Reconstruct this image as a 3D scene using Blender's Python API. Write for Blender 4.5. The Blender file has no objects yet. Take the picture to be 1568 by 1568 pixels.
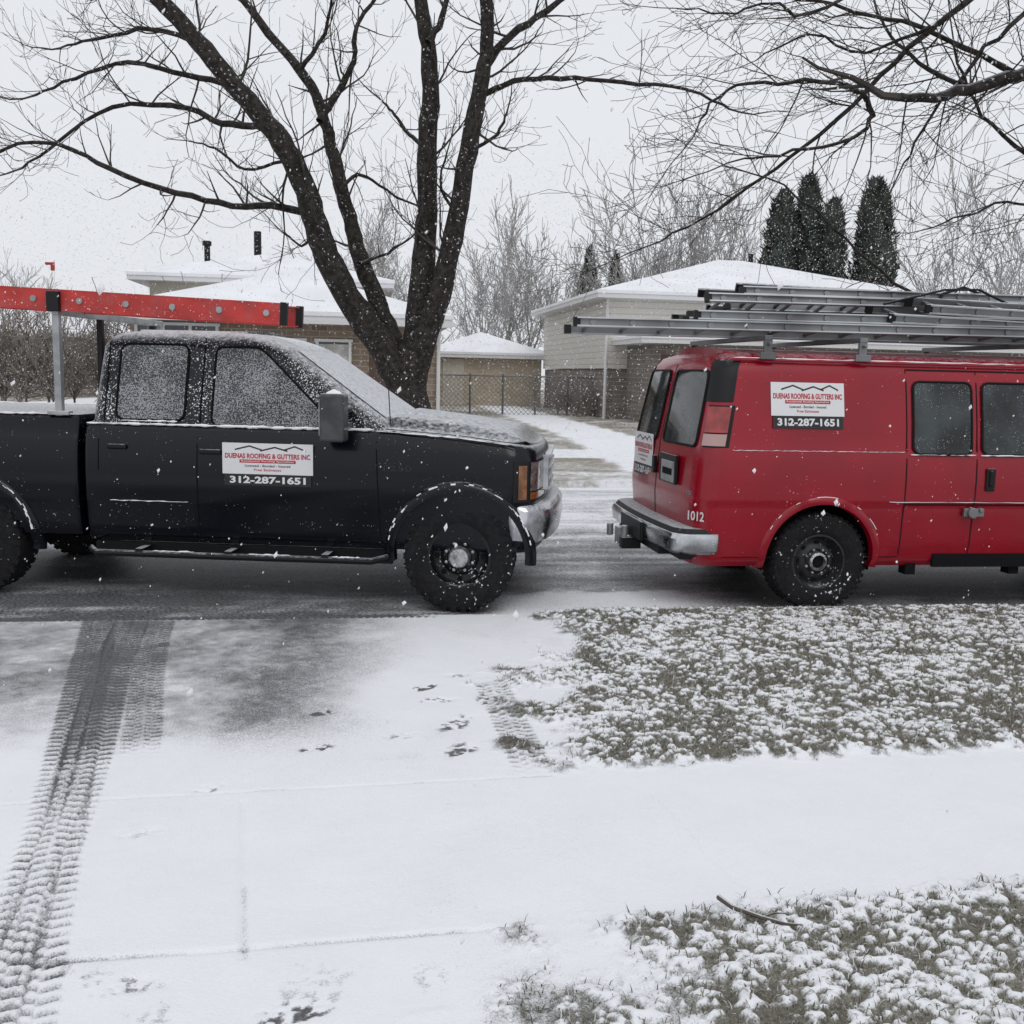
import bpy, bmesh, math, random
import numpy as np
from mathutils import Vector, Matrix
random.seed(7); rng=np.random.default_rng(7)
R=math.radians
scene=bpy.context.scene
COL=scene.collection
# ------------------------------------------------------------ helpers
class MB:
    def __init__(s): s.v=[];s.f=[];s.m=[]
    def add(s,vs,fs,mi=0,M=None):
        o=len(s.v)
        if M is not None: vs=[tuple(M@Vector(v)) for v in vs]
        s.v.extend([tuple(v) for v in vs]); s.f.extend([tuple(i+o for i in f) for f in fs]); s.m.extend([mi]*len(fs))
    def box(s,c,d,mi=0,M=None,taper=1.0):
        x,y,z=[q/2 for q in d]; vs=[]
        for sz in(-1,1):
            t=taper if sz>0 else 1
            for sx,sy in((-1,-1),(1,-1),(1,1),(-1,1)): vs.append((c[0]+sx*x*t,c[1]+sy*y*t,c[2]+sz*z))
        s.add(vs,[(3,2,1,0),(4,5,6,7),(0,1,5,4),(1,2,6,5),(2,3,7,6),(3,0,4,7)],mi,M)
    def tube(s,pts,rad,n=6,mi=0,cap=True):
        P=[Vector(p) for p in pts]
        if not hasattr(rad,'__len__'): rad=[rad]*len(P)
        vs=[];up=None
        for i,p in enumerate(P):
            t=(P[min(i+1,len(P)-1)]-P[max(i-1,0)])
            if t.length<1e-9: t=Vector((0,0,1))
            t.normalize()
            if up is None: up=Vector((0,0,1)) if abs(t.z)<.9 else Vector((1,0,0))
            a=t.cross(up)
            if a.length<1e-6: a=t.cross(Vector((0,1,0.1)))
            a.normalize(); b=t.cross(a)
            for k in range(n):
                q=2*math.pi*k/n; vs.append(p+(a*math.cos(q)+b*math.sin(q))*rad[i])
        fs=[]
        for i in range(len(P)-1):
            for k in range(n):
                k2=(k+1)%n; fs.append((i*n+k,i*n+k2,(i+1)*n+k2,(i+1)*n+k))
        if cap:
            fs.append(tuple(range(n))[::-1]); fs.append(tuple((len(P)-1)*n+k for k in range(n)))
        s.add(vs,fs,mi)
    def lathe(s,prof,c,n=48,mi=0):
        vs=[];fs=[]
        for r,y in prof:
            for k in range(n):
                q=2*math.pi*k/n; vs.append((c[0]+r*math.cos(q),c[1]+y,c[2]+r*math.sin(q)))
        for i in range(len(prof)-1):
            for k in range(n):
                k2=(k+1)%n; fs.append((i*n+k,i*n+k2,(i+1)*n+k2,(i+1)*n+k))
        s.add(vs,fs,mi)
    def prism(s,poly,y0,y1,mi=0):
        n=len(poly); vs=[(x,y0,z) for x,z in poly]+[(x,y1,z) for x,z in poly]
        fs=[tuple(range(n)),tuple(range(2*n-1,n-1,-1))]+[(i,(i+n),(i+1)%n+n,(i+1)%n) for i in range(n)]
        s.add(vs,fs,mi)
    def obj(s,name,mats,parent=None,smooth=False,angle=35,bevel=0,merge=False):
        me=bpy.data.meshes.new(name); me.from_pydata(s.v,[],s.f)
        for m in mats: me.materials.append(m)
        me.polygons.foreach_set('material_index',s.m)
        bm=bmesh.new(); bm.from_mesh(me)
        if merge: bmesh.ops.remove_doubles(bm,verts=bm.verts,dist=1e-4)
        bmesh.ops.recalc_face_normals(bm,faces=bm.faces); bm.to_mesh(me); bm.free()
        me.update()
        ob=bpy.data.objects.new(name,me); COL.objects.link(ob)
        if bevel:
            b=ob.modifiers.new('bev','BEVEL'); b.width=bevel; b.segments=3; b.limit_method='ANGLE'
        if smooth:
            me.set_sharp_from_angle(angle=R(angle)); me.polygons.foreach_set('use_smooth',[True]*len(me.polygons))
        if parent: ob.parent=parent
        return ob
def fastmesh(name,V,F,mats,smooth=True,attrs=None,parent=None):
    V=np.asarray(V,dtype=np.float32);F=np.asarray(F,dtype=np.int32)
    me=bpy.data.meshes.new(name); k=F.shape[1]
    me.vertices.add(len(V)); me.vertices.foreach_set('co',V.ravel())
    me.loops.add(F.size); me.loops.foreach_set('vertex_index',F.ravel())
    me.polygons.add(len(F)); me.polygons.foreach_set('loop_start',np.arange(0,F.size,k,dtype=np.int32))
    try: me.polygons.foreach_set('loop_total',np.full(len(F),k,dtype=np.int32))
    except Exception: pass
    me.update(calc_edges=True); me.validate()
    me.polygons.foreach_set('use_smooth',[smooth]*len(me.polygons))
    if attrs:
        for n,(ty,a) in attrs.items():
            at=me.attributes.new(n,ty,'POINT')
            at.data.foreach_set('color' if ty=='FLOAT_COLOR' else 'value',np.asarray(a,dtype=np.float32).ravel())
    for m in mats: me.materials.append(m)
    ob=bpy.data.objects.new(name,me); COL.objects.link(ob)
    if parent: ob.parent=parent
    return ob
def empty(name,loc=(0,0,0),rz=0):
    e=bpy.data.objects.new(name,None); COL.objects.link(e); e.location=loc; e.rotation_euler=(0,0,rz); e.empty_display_size=.3
    return e
# ------------------------------------------------------------ materials
def mat(name,col,rough=.6,metal=0,noise=0,nscale=8,bump=0,bscale=40,snow=0,snow_lo=.55,snow_hi=.9,speck=0,speck_scale=90,speck_op=.9,coat=0,spec=.5,dirt=0):
    m=bpy.data.materials.new(name); m.use_nodes=True; nt=m.node_tree; N=nt.nodes; L=nt.links
    b=N['Principled BSDF']; b.inputs['Roughness'].default_value=rough; b.inputs['Metallic'].default_value=metal
    b.inputs['Specular IOR Level'].default_value=spec; b.inputs['Coat Weight'].default_value=coat; b.inputs['Coat Roughness'].default_value=.06
    b.inputs['Base Color'].default_value=(*col,1)
    tc=N.new('ShaderNodeTexCoord')
    def mixc(f,a,bb):
        x=N.new('ShaderNodeMix'); x.data_type='RGBA'
        if isinstance(f,(int,float)): x.inputs[0].default_value=f
        else: L.new(f,x.inputs[0])
        for s,i in((a,6),(bb,7)):
            if isinstance(s,tuple): x.inputs[i].default_value=(*s,1)
            else: L.new(s,x.inputs[i])
        return x.outputs[2]
    def nz(sc,det=3,rough_=.55):
        n=N.new('ShaderNodeTexNoise'); n.inputs['Scale'].default_value=sc; n.inputs['Detail'].default_value=det; n.inputs['Roughness'].default_value=rough_
        L.new(tc.outputs['Object'],n.inputs['Vector']); return n.outputs['Fac']
    def mr(v,a,c,o0=0,o1=1):
        r=N.new('ShaderNodeMapRange'); r.interpolation_type='SMOOTHSTEP'; L.new(v,r.inputs[0])
        for i,q in enumerate((a,c,o0,o1)): r.inputs[i+1].default_value=q
        return r.outputs[0]
    def ma(op,a,c):
        r=N.new('ShaderNodeMath'); r.operation=op
        for i,q in enumerate((a,c)):
            if isinstance(q,(int,float)): r.inputs[i].default_value=q
            else: L.new(q,r.inputs[i])
        return r.outputs[0]
    cur=col
    if noise:
        f=mr(nz(nscale),.3,.7); cur=mixc(f,tuple(c*(1-noise) for c in col),tuple(min(1,c*(1+noise)) for c in col))
    if dirt:
        f=mr(nz(5,5),.45,.75,0,dirt); cur=mixc(f,cur,(.25,.25,.26))
    fac=None
    if snow:
        g=N.new('ShaderNodeNewGeometry'); sx=N.new('ShaderNodeSeparateXYZ'); L.new(g.outputs['Normal'],sx.inputs[0])
        up=ma('ADD',sx.outputs[2],ma('MULTIPLY',ma('SUBTRACT',nz(30,5,.75),.5),.8))
        fac=mr(up,snow_lo,snow_hi,0,snow)
    if speck:
        big=mr(nz(4,2),.3,.7,.05,-.05)
        sp=ma('SUBTRACT',nz(speck_scale,2,.5),big)
        sp=mr(sp,speck,speck+.05,0,speck_op)
        fac=sp if fac is None else ma('MAXIMUM',fac,sp)
    if fac is not None:
        cur=mixc(fac,cur,(.80,.82,.85))
        r2=ma('ADD',ma('MULTIPLY',fac,.85-rough),rough); L.new(r2,b.inputs['Roughness'])
        if metal: L.new(ma('MULTIPLY',ma('SUBTRACT',1,fac),metal),b.inputs['Metallic'])
        if coat: L.new(ma('MULTIPLY',ma('SUBTRACT',1,fac),coat),b.inputs['Coat Weight'])
    if not isinstance(cur,tuple): L.new(cur,b.inputs['Base Color'])
    if bump:
        bp=N.new('ShaderNodeBump'); bp.inputs['Strength'].default_value=bump; bp.inputs['Distance'].default_value=.02
        L.new(nz(bscale,3),bp.inputs['Height']); L.new(bp.outputs[0],b.inputs['Normal'])
    return m
def brick(name,c1,c2,mortar,w=.4,h=.14):
    m=mat(name,c1,.9); nt=m.node_tree;N=nt.nodes;L=nt.links;b=N['Principled BSDF']
    tc=N.new('ShaderNodeTexCoord'); s=N.new('ShaderNodeSeparateXYZ'); L.new(tc.outputs['Object'],s.inputs[0])
    a=N.new('ShaderNodeMath'); L.new(s.outputs[0],a.inputs[0]); L.new(s.outputs[1],a.inputs[1])
    c=N.new('ShaderNodeCombineXYZ'); L.new(a.outputs[0],c.inputs[0]); L.new(s.outputs[2],c.inputs[1])
    br=N.new('ShaderNodeTexBrick'); L.new(c.outputs[0],br.inputs['Vector']); br.inputs['Scale'].default_value=1
    br.inputs['Color1'].default_value=(*c1,1);br.inputs['Color2'].default_value=(*c2,1);br.inputs['Mortar'].default_value=(*mortar,1)
    br.inputs['Brick Width'].default_value=w;br.inputs['Row Height'].default_value=h;br.inputs['Mortar Size'].default_value=.012
    n=N.new('ShaderNodeTexNoise'); n.inputs['Scale'].default_value=1.2;n.inputs['Detail'].default_value=6; L.new(tc.outputs['Object'],n.inputs['Vector'])
    mx=N.new('ShaderNodeMix'); mx.data_type='RGBA'; mx.blend_type='MULTIPLY'; mx.inputs[0].default_value=.35
    L.new(br.outputs[0],mx.inputs[6]); L.new(n.outputs['Fac'],mx.inputs[7]); L.new(mx.outputs[2],b.inputs['Base Color'])
    return m
M_black=mat('truck_paint',(.003,.0035,.007),.22,0,snow=.85,snow_lo=.70,snow_hi=1.15,speck=.73,speck_scale=80,speck_op=.7,coat=.12,spec=.26)
M_cab=mat('truck_cab_frosted',(.004,.005,.008),.28,0,snow=.9,snow_lo=.62,snow_hi=1.05,speck=.60,speck_scale=95,coat=.1,spec=.3)
M_red=mat('van_paint',(.27,.0025,.014),.26,0,snow=.5,snow_lo=.85,snow_hi=1.2,speck=.75,speck_scale=70,speck_op=.6,coat=.3,noise=.10,nscale=2,spec=.35)
M_glassf=mat('frosted_glass',(.020,.022,.027),.2,0,snow=.7,speck=.50,speck_scale=115,speck_op=.34,noise=.5,nscale=3)
M_glassv=mat('van_glass',(.024,.030,.031),.06,0,speck=.67,speck_scale=110,speck_op=.45,noise=.8,nscale=3)
M_rubber=mat('tire_rubber',(.012,.012,.013),.9,0,noise=.3,nscale=30,speck=.69,speck_scale=45,bump=.3,spec=.25)
M_blk=mat('black_trim',(.008,.008,.009),.5,0,snow=.6,snow_lo=.7,snow_hi=1.1,spec=.3)
M_mirror=mat('mirror_shell',(.035,.036,.038),.35,0,snow=.6,snow_lo=.7,snow_hi=1.1,noise=.5,nscale=9,coat=.3)
M_dark=mat('wheel_well',(.006,.006,.007),.9,spec=.2)
M_chrome=mat('chrome',(.46,.47,.49),.22,1,snow=.8,snow_lo=.75,snow_hi=1.1,speck=.70,noise=.35,nscale=5)
M_alu=mat('aluminium',(.40,.41,.42),.38,.9,noise=.3,nscale=1.5,snow=.8,snow_lo=.75,snow_hi=1.1)
M_alud=mat('aluminium_weathered',(.19,.195,.20),.5,.7,noise=.3,nscale=1.5,snow=.7,snow_lo=.8,snow_hi=1.15)
M_gal=mat('galvanised',(.34,.35,.36),.5,.5,noise=.2,snow=.6)
M_orange=mat('ladder_red',(.44,.03,.024),.5,0,noise=.2,nscale=6,snow=.7,speck=.68,speck_scale=70,dirt=.2)
M_seam=mat('seam',(.002,.002,.002),.8,spec=.2)
M_snow=mat('snow',(.84,.85,.88),.85,0,noise=.03,nscale=3,bump=.25,bscale=30)
M_white=mat('sign_white',(.70,.70,.71),.5)
M_signred=mat('sign_red',(.45,.02,.03),.5)
M_signblk=mat('sign_black',(.012,.012,.013),.5)
M_amber=mat('amber_lens',(.20,.075,.025),.15,coat=.5,noise=.4,nscale=14)
M_lens=mat('lamp_lens',(.20,.19,.18),.1,.4,coat=.5,noise=.6,nscale=18)
M_redlens=mat('red_lens',(.30,.03,.03),.15,coat=.5,noise=.3,nscale=12)
M_clens=mat('clear_lens',(.42,.27,.25),.2,coat=.5)
M_bark=mat('bark',(.034,.030,.027),.95,0,noise=.5,nscale=14,bump=1,bscale=28,snow=.45,snow_lo=.6,snow_hi=1.15,speck=.66,speck_scale=26,speck_op=.5,spec=.2)
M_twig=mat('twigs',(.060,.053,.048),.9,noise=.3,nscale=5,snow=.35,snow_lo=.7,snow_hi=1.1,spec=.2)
M_far=mat('distant_twigs_hazed',(.34,.33,.325),.95,noise=.15,nscale=.5,spec=.1)  # twig colour paled to paint in the snowfall haze at distance
M_brick=brick('tan_brick',(.36,.28,.21),(.24,.18,.13),(.42,.38,.34))
M_brick2=brick('brown_brick',(.29,.25,.22),(.21,.18,.16),(.35,.33,.31))
M_brick3=brick('yellow_brick',(.56,.47,.35),(.48,.40,.29),(.52,.48,.41))
M_trim=mat('white_trim',(.66,.66,.66),.6)
M_stucco=mat('stucco',(.50,.46,.39),.9,noise=.08,nscale=2)
M_hglass=mat('house_glass',(.08,.085,.09),.12,noise=.3,nscale=1)
M_curtain=mat('curtain',(.45,.44,.42),.9,noise=.2,nscale=3)
M_door=mat('door_brown',(.10,.06,.045),.7)
M_wire=mat('fence_wire',(.17,.17,.175),.6,.4)
M_siding=mat('siding',(.50,.49,.45),.7)
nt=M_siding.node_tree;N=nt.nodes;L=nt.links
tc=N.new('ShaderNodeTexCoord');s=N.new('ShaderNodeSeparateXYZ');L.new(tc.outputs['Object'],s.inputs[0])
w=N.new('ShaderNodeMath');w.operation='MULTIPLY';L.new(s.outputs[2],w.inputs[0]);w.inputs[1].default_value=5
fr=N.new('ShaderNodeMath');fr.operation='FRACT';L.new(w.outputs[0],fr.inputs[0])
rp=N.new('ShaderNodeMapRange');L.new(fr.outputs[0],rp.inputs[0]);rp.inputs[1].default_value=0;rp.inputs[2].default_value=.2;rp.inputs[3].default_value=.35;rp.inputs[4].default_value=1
mx=N.new('ShaderNodeMix');mx.data_type='RGBA';L.new(rp.outputs[0],mx.inputs[0]);mx.inputs[6].default_value=(.24,.24,.22,1);mx.inputs[7].default_value=(.62,.60,.55,1);L.new(mx.outputs[2],N['Principled BSDF'].inputs['Base Color'])  # shadow lines between the flat boards painted as darker bands
def ground_mat(name,fine=160,soft=.5,grain=1.1):
    m=bpy.data.materials.new(name);m.use_nodes=True;nt=m.node_tree;N=nt.nodes;L=nt.links;b=N['Principled BSDF'];b.inputs['Specular IOR Level'].default_value=.3
    a=N.new('ShaderNodeAttribute');a.attribute_name='snow';u=N.new('ShaderNodeAttribute');u.attribute_name='under'
    tc=N.new('ShaderNodeTexCoord')
    def nz(sc,det=2):
        n=N.new('ShaderNodeTexNoise');n.inputs['Scale'].default_value=sc;n.inputs['Detail'].default_value=det;n.inputs['Roughness'].default_value=.65;L.new(tc.outputs['Object'],n.inputs['Vector']);return n.outputs['Fac']
    def ma(op,p,q):
        r=N.new('ShaderNodeMath');r.operation=op
        for i,x in enumerate((p,q)):
            if isinstance(x,(int,float)): r.inputs[i].default_value=x
            else: L.new(x,r.inputs[i])
        return r.outputs[0]
    f=ma('ADD',a.outputs['Fac'],ma('MULTIPLY',ma('SUBTRACT',nz(fine,3),.5),grain))
    r=N.new('ShaderNodeMapRange');r.interpolation_type='SMOOTHSTEP';L.new(f,r.inputs[0]);r.inputs[1].default_value=.5-soft;r.inputs[2].default_value=.5+soft
    g=nz(fine*.7,3);gm=N.new('ShaderNodeMapRange');L.new(g,gm.inputs[0]);gm.inputs[1].default_value=.3;gm.inputs[2].default_value=.7;gm.inputs[3].default_value=.55;gm.inputs[4].default_value=1.5
    um=N.new('ShaderNodeVectorMath');um.operation='SCALE';L.new(u.outputs['Color'],um.inputs[0]);L.new(gm.outputs[0],um.inputs['Scale'])
    mx=N.new('ShaderNodeMix');mx.data_type='RGBA';L.new(r.outputs[0],mx.inputs[0]);L.new(um.outputs[0],mx.inputs[6])
    sn=N.new('ShaderNodeMix');sn.data_type='RGBA';L.new(nz(2.5,4),sn.inputs[0]);sn.inputs[6].default_value=(.76,.775,.81,1);sn.inputs[7].default_value=(.86,.87,.89,1);L.new(sn.outputs[2],mx.inputs[7])
    L.new(mx.outputs[2],b.inputs['Base Color'])
    rr=ma('ADD',ma('MULTIPLY',r.outputs[0],.35),.5);L.new(rr,b.inputs['Roughness'])
    bp=N.new('ShaderNodeBump');bp.inputs['Strength'].default_value=.4;bp.inputs['Distance'].default_value=.01;L.new(ma('ADD',g,ma('MULTIPLY',r.outputs[0],.6)),bp.inputs['Height']);L.new(bp.outputs[0],b.inputs['Normal'])
    return m
M_gnear=ground_mat('near_ground',170,.34,1.1)
M_groad=ground_mat('road_surface',45,.55,1.5)
M_gfar=ground_mat('yard_ground',9,.45)
# ------------------------------------------------------------ numpy noise
def vnoise(x,y,sc,seed):
    r=np.random.default_rng(seed);T=r.random((256,256))
    X=x*sc+1000;Y=y*sc+1000;xi=np.floor(X).astype(int);yi=np.floor(Y).astype(int);fx=X-xi;fy=Y-yi
    fx=fx*fx*(3-2*fx);fy=fy*fy*(3-2*fy)
    g=lambda a,b:T[a%256,b%256]
    return (g(xi,yi)*(1-fx)+g(xi+1,yi)*fx)*(1-fy)+(g(xi,yi+1)*(1-fx)+g(xi+1,yi+1)*fx)*fy
def fbm(x,y,sc,seed,o=4):
    s=0;a=1;t=0
    for i in range(o):
        s=s+a*vnoise(x*math.cos(i)+y*math.sin(i),-x*math.sin(i)+y*math.cos(i),sc,seed+i*17);t+=a;a*=.55;sc*=2.03
    return s/t
def ss(x,a,b):
    t=np.clip((x-a)/(b-a),0,1);return t*t*(3-2*t)
def gridfaces(nx,ny):
    i=np.arange(nx-1)[:,None];j=np.arange(ny-1)[None,:];a=i*ny+j
    return np.stack([a,a+ny,a+ny+1,a+1],-1).reshape(-1,4)
SL=.137
curb=lambda x:7.10+SL*x
sw_far=lambda x:4.12+.195*x
sw_near=lambda x:2.98+.215*x
# ------------------------------------------------------------ near ground
def seg(x,y,p0,p1):
    dx,dy=p1[0]-p0[0],p1[1]-p0[1];Ln=math.hypot(dx,dy);dx/=Ln;dy/=Ln
    return (x-p0[0])*dx+(y-p0[1])*dy,(x-p0[0])*(-dy)+(y-p0[1])*dx,Ln
def near_fields(X,Y):
    n1=fbm(X,Y,.9,1);n2=fbm(X,Y,4,5);n3=fbm(X,Y,18,9,3);n4=fbm(X,Y,45,12,2)
    z=.012+.014*(n1-.5)+.005*(n2-.5)+.002*(n3-.5)
    S=.96-.0*X
    grey=ss(Y,4.15,4.9)*(1-ss(Y,6.75,7.05)*.4)*(1-ss(X+.35*(n2-.5),-1.35,-.35))
    S=S-grey*(.43+.12*ss(n1,.35,.65)+.35*(n2-.5)+.25*(n3-.5))
    S=S-.25*ss(n2,.55,.8)*(Y>4.2)*(1-grey)*.5
    S=S-.10*ss(n1,.5,.7)
    gut=ss(Y,curb(X)-.10,curb(X)-.04)*(1-ss(X,-.9,-.5))
    und=np.zeros(X.shape+(3,));und[...]=(.11,.11,.115)
    eA=.30+.10*np.sin(Y*2.2)+(n2-.5)*1.2+(n1-.5)*.4
    gA=ss(X,eA-.3,eA+.25)*ss(Y,sw_far(X)+.0+(n3-.5)*.16,sw_far(X)+.12+(n3-.5)*.16)*(1-ss(Y,curb(X)-.14,curb(X)-.05))
    eB=.28+(n2-.5)*1.2
    gB=ss(X,eB-.4,eB+.3)*(1-ss(Y,sw_near(X)-.12+(n3-.5)*.16,sw_near(X)-.0+(n3-.5)*.16))
    gC=(1-ss(Y,2.60,2.85))*(1-gB)*.6*ss(n2,.46,.7)
    G=np.clip(gA+gB,0,1)
    mixn=n3*.36+n4*.46+n2*.18
    thr=.545+.09*(n1-.5)-.02*gB-.05*(1-ss(X,eA,eA+1.0))*gA
    gs=ss(mixn,thr-.05,thr+.085)
    S=S*(1-G)+G*(.16+.78*gs)
    S=np.where(gC>.15,np.minimum(S,1-.8*gC*ss(n4,.48,.62)),S)
    z=z+G*(.010*gs+.018*(n3-.4)+.016*n4+.015)
    for k in range(3):
        und[...,k]=und[...,k]*(1-G)+G*(.155,.145,.115)[k]*(.6+.8*n2)
    S=S*(1-gut*.9)
    def joint(p0,p1,w=.012,dep=.008,st=.34):
        nonlocal z,S
        t,c,Ln=seg(X,Y,p0,p1);k=np.exp(-(c/w)**2)*(t>0)*(t<Ln)*(1-G)
        z=z-dep*k;S=S-st*k*ss(n2,.35,.6)
    joint((-.74,2.75),(-1.03,3.85));joint((-3.5,2.30),(.1,2.97));joint((.55,4.2),(.80,3.25),.01,.003,.15);joint((-4,3.36),(.2,4.17),.01,.004,.3)
    def track(p0,p1,hw,strength,per=.05,wob=0,t_dark=2.2,dark=.9):
        nonlocal z,S
        t,c,Ln=seg(X,Y,p0,p1);c=c+wob*np.sin(t*1.7)
        ins=ss(hw-np.abs(c),-.012,.012)*ss(t,-.05,.05)*(1-ss(t,Ln-.2,Ln+.1))
        q=np.abs(c)/hw
        bars=np.sin(2*np.pi*(t/per+.45*q+(c>0)*.5))
        bars2=np.sin(2*np.pi*(t/per-.8*q+(c>0)*.3))
        lug=np.where(q>.45,ss(bars,-.25,.15),np.where(q>.10,ss(bars2,-.15,.2),.1))
        rag=ss(n4*.6+n3*.4,.30,.46)
        rib=np.exp(-((q-.45)/.05)**2)
        press=ins*lug*(1-.8*rib)*(.35+.65*rag)
        u=ss(t,t_dark-1.2,t_dark+1.4)
        d=dark*(1-u)+.52*u
        d=d*(.8+.6*(n2-.4))
        S=S*(1-ins*strength*.25*(1-u))-ins*.06-strength*press*d
        z=z-.012*press*strength+.005*ins*(1-lug)*strength
    track((-2.72,6.66),(-1.12,2.05),.105,1,.056,.0)
    track((-2.50,6.66),(-1.23,2.05),.105,.95,.056,.02)
    track((-2.32,6.68),(-1.62,4.3),.085,.6,.05,.02,t_dark=1.0,dark=.7)
    track((-.10,5.5),(.12,4.22),.09,.5,.05,.0,dark=.8)
    track((-3.4,6.62),(-.5,7.00),.055,.9,.05,.0,t_dark=9,dark=1.0)
    for fx,fy,r,a,q in((-.91,4.90,.07,.5,.9),(-.86,4.42,.08,.4,.8),(-.45,5.36,.09,.9,.95),(-.36,5.15,.1,.3,.8),(-.30,5.6,.08,.2,.6),(-1.2,3.95,.07,.6,.55),(-1.33,3.55,.08,.3,.3),(-.25,4.8,.14,1.2,.8),(-.2,4.45,.12,1.0,.8),(-.55,2.5,.1,.4,.8),(.1,2.55,.1,1.,.8),(-1.0,2.62,.08,.2,.5),(.05,4.55,.12,.8,.8),(.0,5.7,.1,.2,.8),(-.1,5.2,.12,1.3,.8),(-.5,4.6,.08,.3,.4)):
        dx=(X-fx)*math.cos(a)+(Y-fy)*math.sin(a);dy=-(X-fx)*math.sin(a)+(Y-fy)*math.cos(a)
        e=np.exp(-((dx/r)**2+(dy/(r*.5))**2)**2)
        k=e*ss(n4*.6+n3*.4,.49,.62)
        S=S-q*k;z=z-.007*e*ss(n4,.3,.6)
    z=z+.035*ss(X,0,.6)*ss(Y,5.6,6.9)
    return np.clip(S,0,1),und,z,G
gx=np.concatenate([np.linspace(-6,-3.02,120),np.linspace(-3,-1,320),np.linspace(-.99,6.5,700)])
nx,ny=len(gx),720;gv=np.linspace(0,1,ny)
X,Vv=np.meshgrid(gx,gv,indexing='ij');Y=1.7+Vv*(curb(X)-1.7)
S,U,Z,G=near_fields(X,Y)
Z=np.where(Vv>=1,-.03,Z)
fastmesh('front_yard_and_driveway',np.stack([X,Y,Z],-1).reshape(-1,3),gridfaces(nx,ny),[M_gnear],True,{'snow':('FLOAT',S.reshape(-1)),'under':('FLOAT_COLOR',np.concatenate([U,np.ones(X.shape+(1,))],-1).reshape(-1,4))})
nb=230000
bx=rng.uniform(-.3,5.2,nb);by=rng.uniform(1.9,7.8,nb)
S_,U_,Z_,G_=near_fields(bx,by)
keep=(G_>.3)&(by<curb(bx)-.06)&(rng.random(nb)<(1.0-.75*S_)*G_)
bx,by,Z_=bx[keep],by[keep],Z_[keep];nb=len(bx)
ang=rng.uniform(0,2*np.pi,nb);h=rng.uniform(.004,.020,nb);lean=rng.uniform(.008,.034,nb);wd=rng.uniform(.0011,.0024,nb)
dx,dy=np.cos(ang),np.sin(ang);ox,oy=-dy*wd,dx*wd
V=np.zeros((nb,5,3));V[:,0]=np.stack([bx-ox,by-oy,Z_-.006],-1);V[:,1]=np.stack([bx+ox,by+oy,Z_-.006],-1)
V[:,2]=np.stack([bx+ox*.8+dx*lean*.4,by+oy*.8+dy*lean*.4,Z_+h*.7],-1);V[:,3]=np.stack([bx-ox*.8+dx*lean*.4,by-oy*.8+dy*lean*.4,Z_+h*.7],-1)
V[:,4]=np.stack([bx+dx*lean,by+dy*lean,Z_+h],-1)
idx=np.arange(nb)[:,None]*5
F=np.concatenate([idx+np.array([0,1,2]),idx+np.array([0,2,3]),idx+np.array([3,2,4])])
M_grass=bpy.data.materials.new('grass');M_grass.use_nodes=True;nt=M_grass.node_tree
a=nt.nodes.new('ShaderNodeAttribute');a.attribute_name='bc';nt.links.new(a.outputs['Color'],nt.nodes['Principled BSDF'].inputs['Base Color']);nt.nodes['Principled BSDF'].inputs['Roughness'].default_value=.9
t=rng.random(nb)[:,None];c=np.array([.185,.168,.13])*(1-t)+np.array([.12,.125,.09])*t;c=c*rng.uniform(.45,1.6,nb)[:,None]
c=np.where(rng.random(nb)[:,None]<.18,np.array([[.55,.55,.56]]),c)
bc=np.concatenate([np.repeat(c[:,None],5,1),np.ones((nb,5,1))],-1)
fastmesh('grass',V.reshape(-1,3),F,[M_grass],False,{'bc':('FLOAT_COLOR',bc.reshape(-1,4))})
mb=MB();mb.tube([(.69,3.10,.05),(.72,3.03,.055),(.80,2.98,.05),(.87,2.955,.045),(.92,2.95,.045)],[.009,.008,.007,.005,.003],6);mb.tube([(.80,2.98,.05),(.84,2.99,.06),(.88,2.99,.06)],[.004,.003,.002],5)
mb.obj('fallen_stick',[mat('stick_bark',(.09,.075,.06),.9,snow=.6)],smooth=True)
# ------------------------------------------------------------ road
W=8.3
nx,ny=1300,280
gx=np.linspace(-26,30,nx);gb=np.linspace(-.02,W,ny);X,B=np.meshgrid(gx,gb,indexing='ij');Y=curb(X)+B
n1=fbm(X*.35,B*1.2,1.2,31);n2=fbm(X,B,3,37);n5=fbm(X,B,9,39,3);st=fbm(X*.08,B,3.2,41,3);st2=fbm(X*.15,B,9,43,2)
S=.42+.36*ss(B,3.0,5.6)+.6*(st-.5)+.5*(n1-.5)+.45*(n2-.5)+.45*(st2-.5)+.3*(n5-.5)
und_veh=ss(X,-4.9,-4.5)*(1-ss(X,.0,.6))*(1-ss(B,2.0,2.9))+ss(X,1.5,2.1)*(1-ss(B,1.7,2.6))
left=(1-ss(X,-.6,.2))*(1-ss(B,1.6,3.0))
S=S-.24*np.clip(und_veh,0,1)-.06*left
S=np.where((X>-.4)&(X<2.2),np.maximum(S,(.95+.3*(n2-.5))*(1-ss(B,.55+.5*(n2-.5),.95+.5*(n2-.5)))*ss(X,-.35,.1)*(1-ss(X,1.1,2.0))),S)
S=np.clip(S,.08,1);U=np.zeros(X.shape+(4,));U[...]=(.08,.081,.085,1)
Z=-.004+.012*np.sin(np.clip(B/W,0,1)*np.pi)+.006*S
fastmesh('road',np.stack([X,Y,Z],-1).reshape(-1,3),gridfaces(nx,ny),[M_groad],True,{'snow':('FLOAT',S.reshape(-1)),'under':('FLOAT_COLOR',U.reshape(-1,4))})
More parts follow.
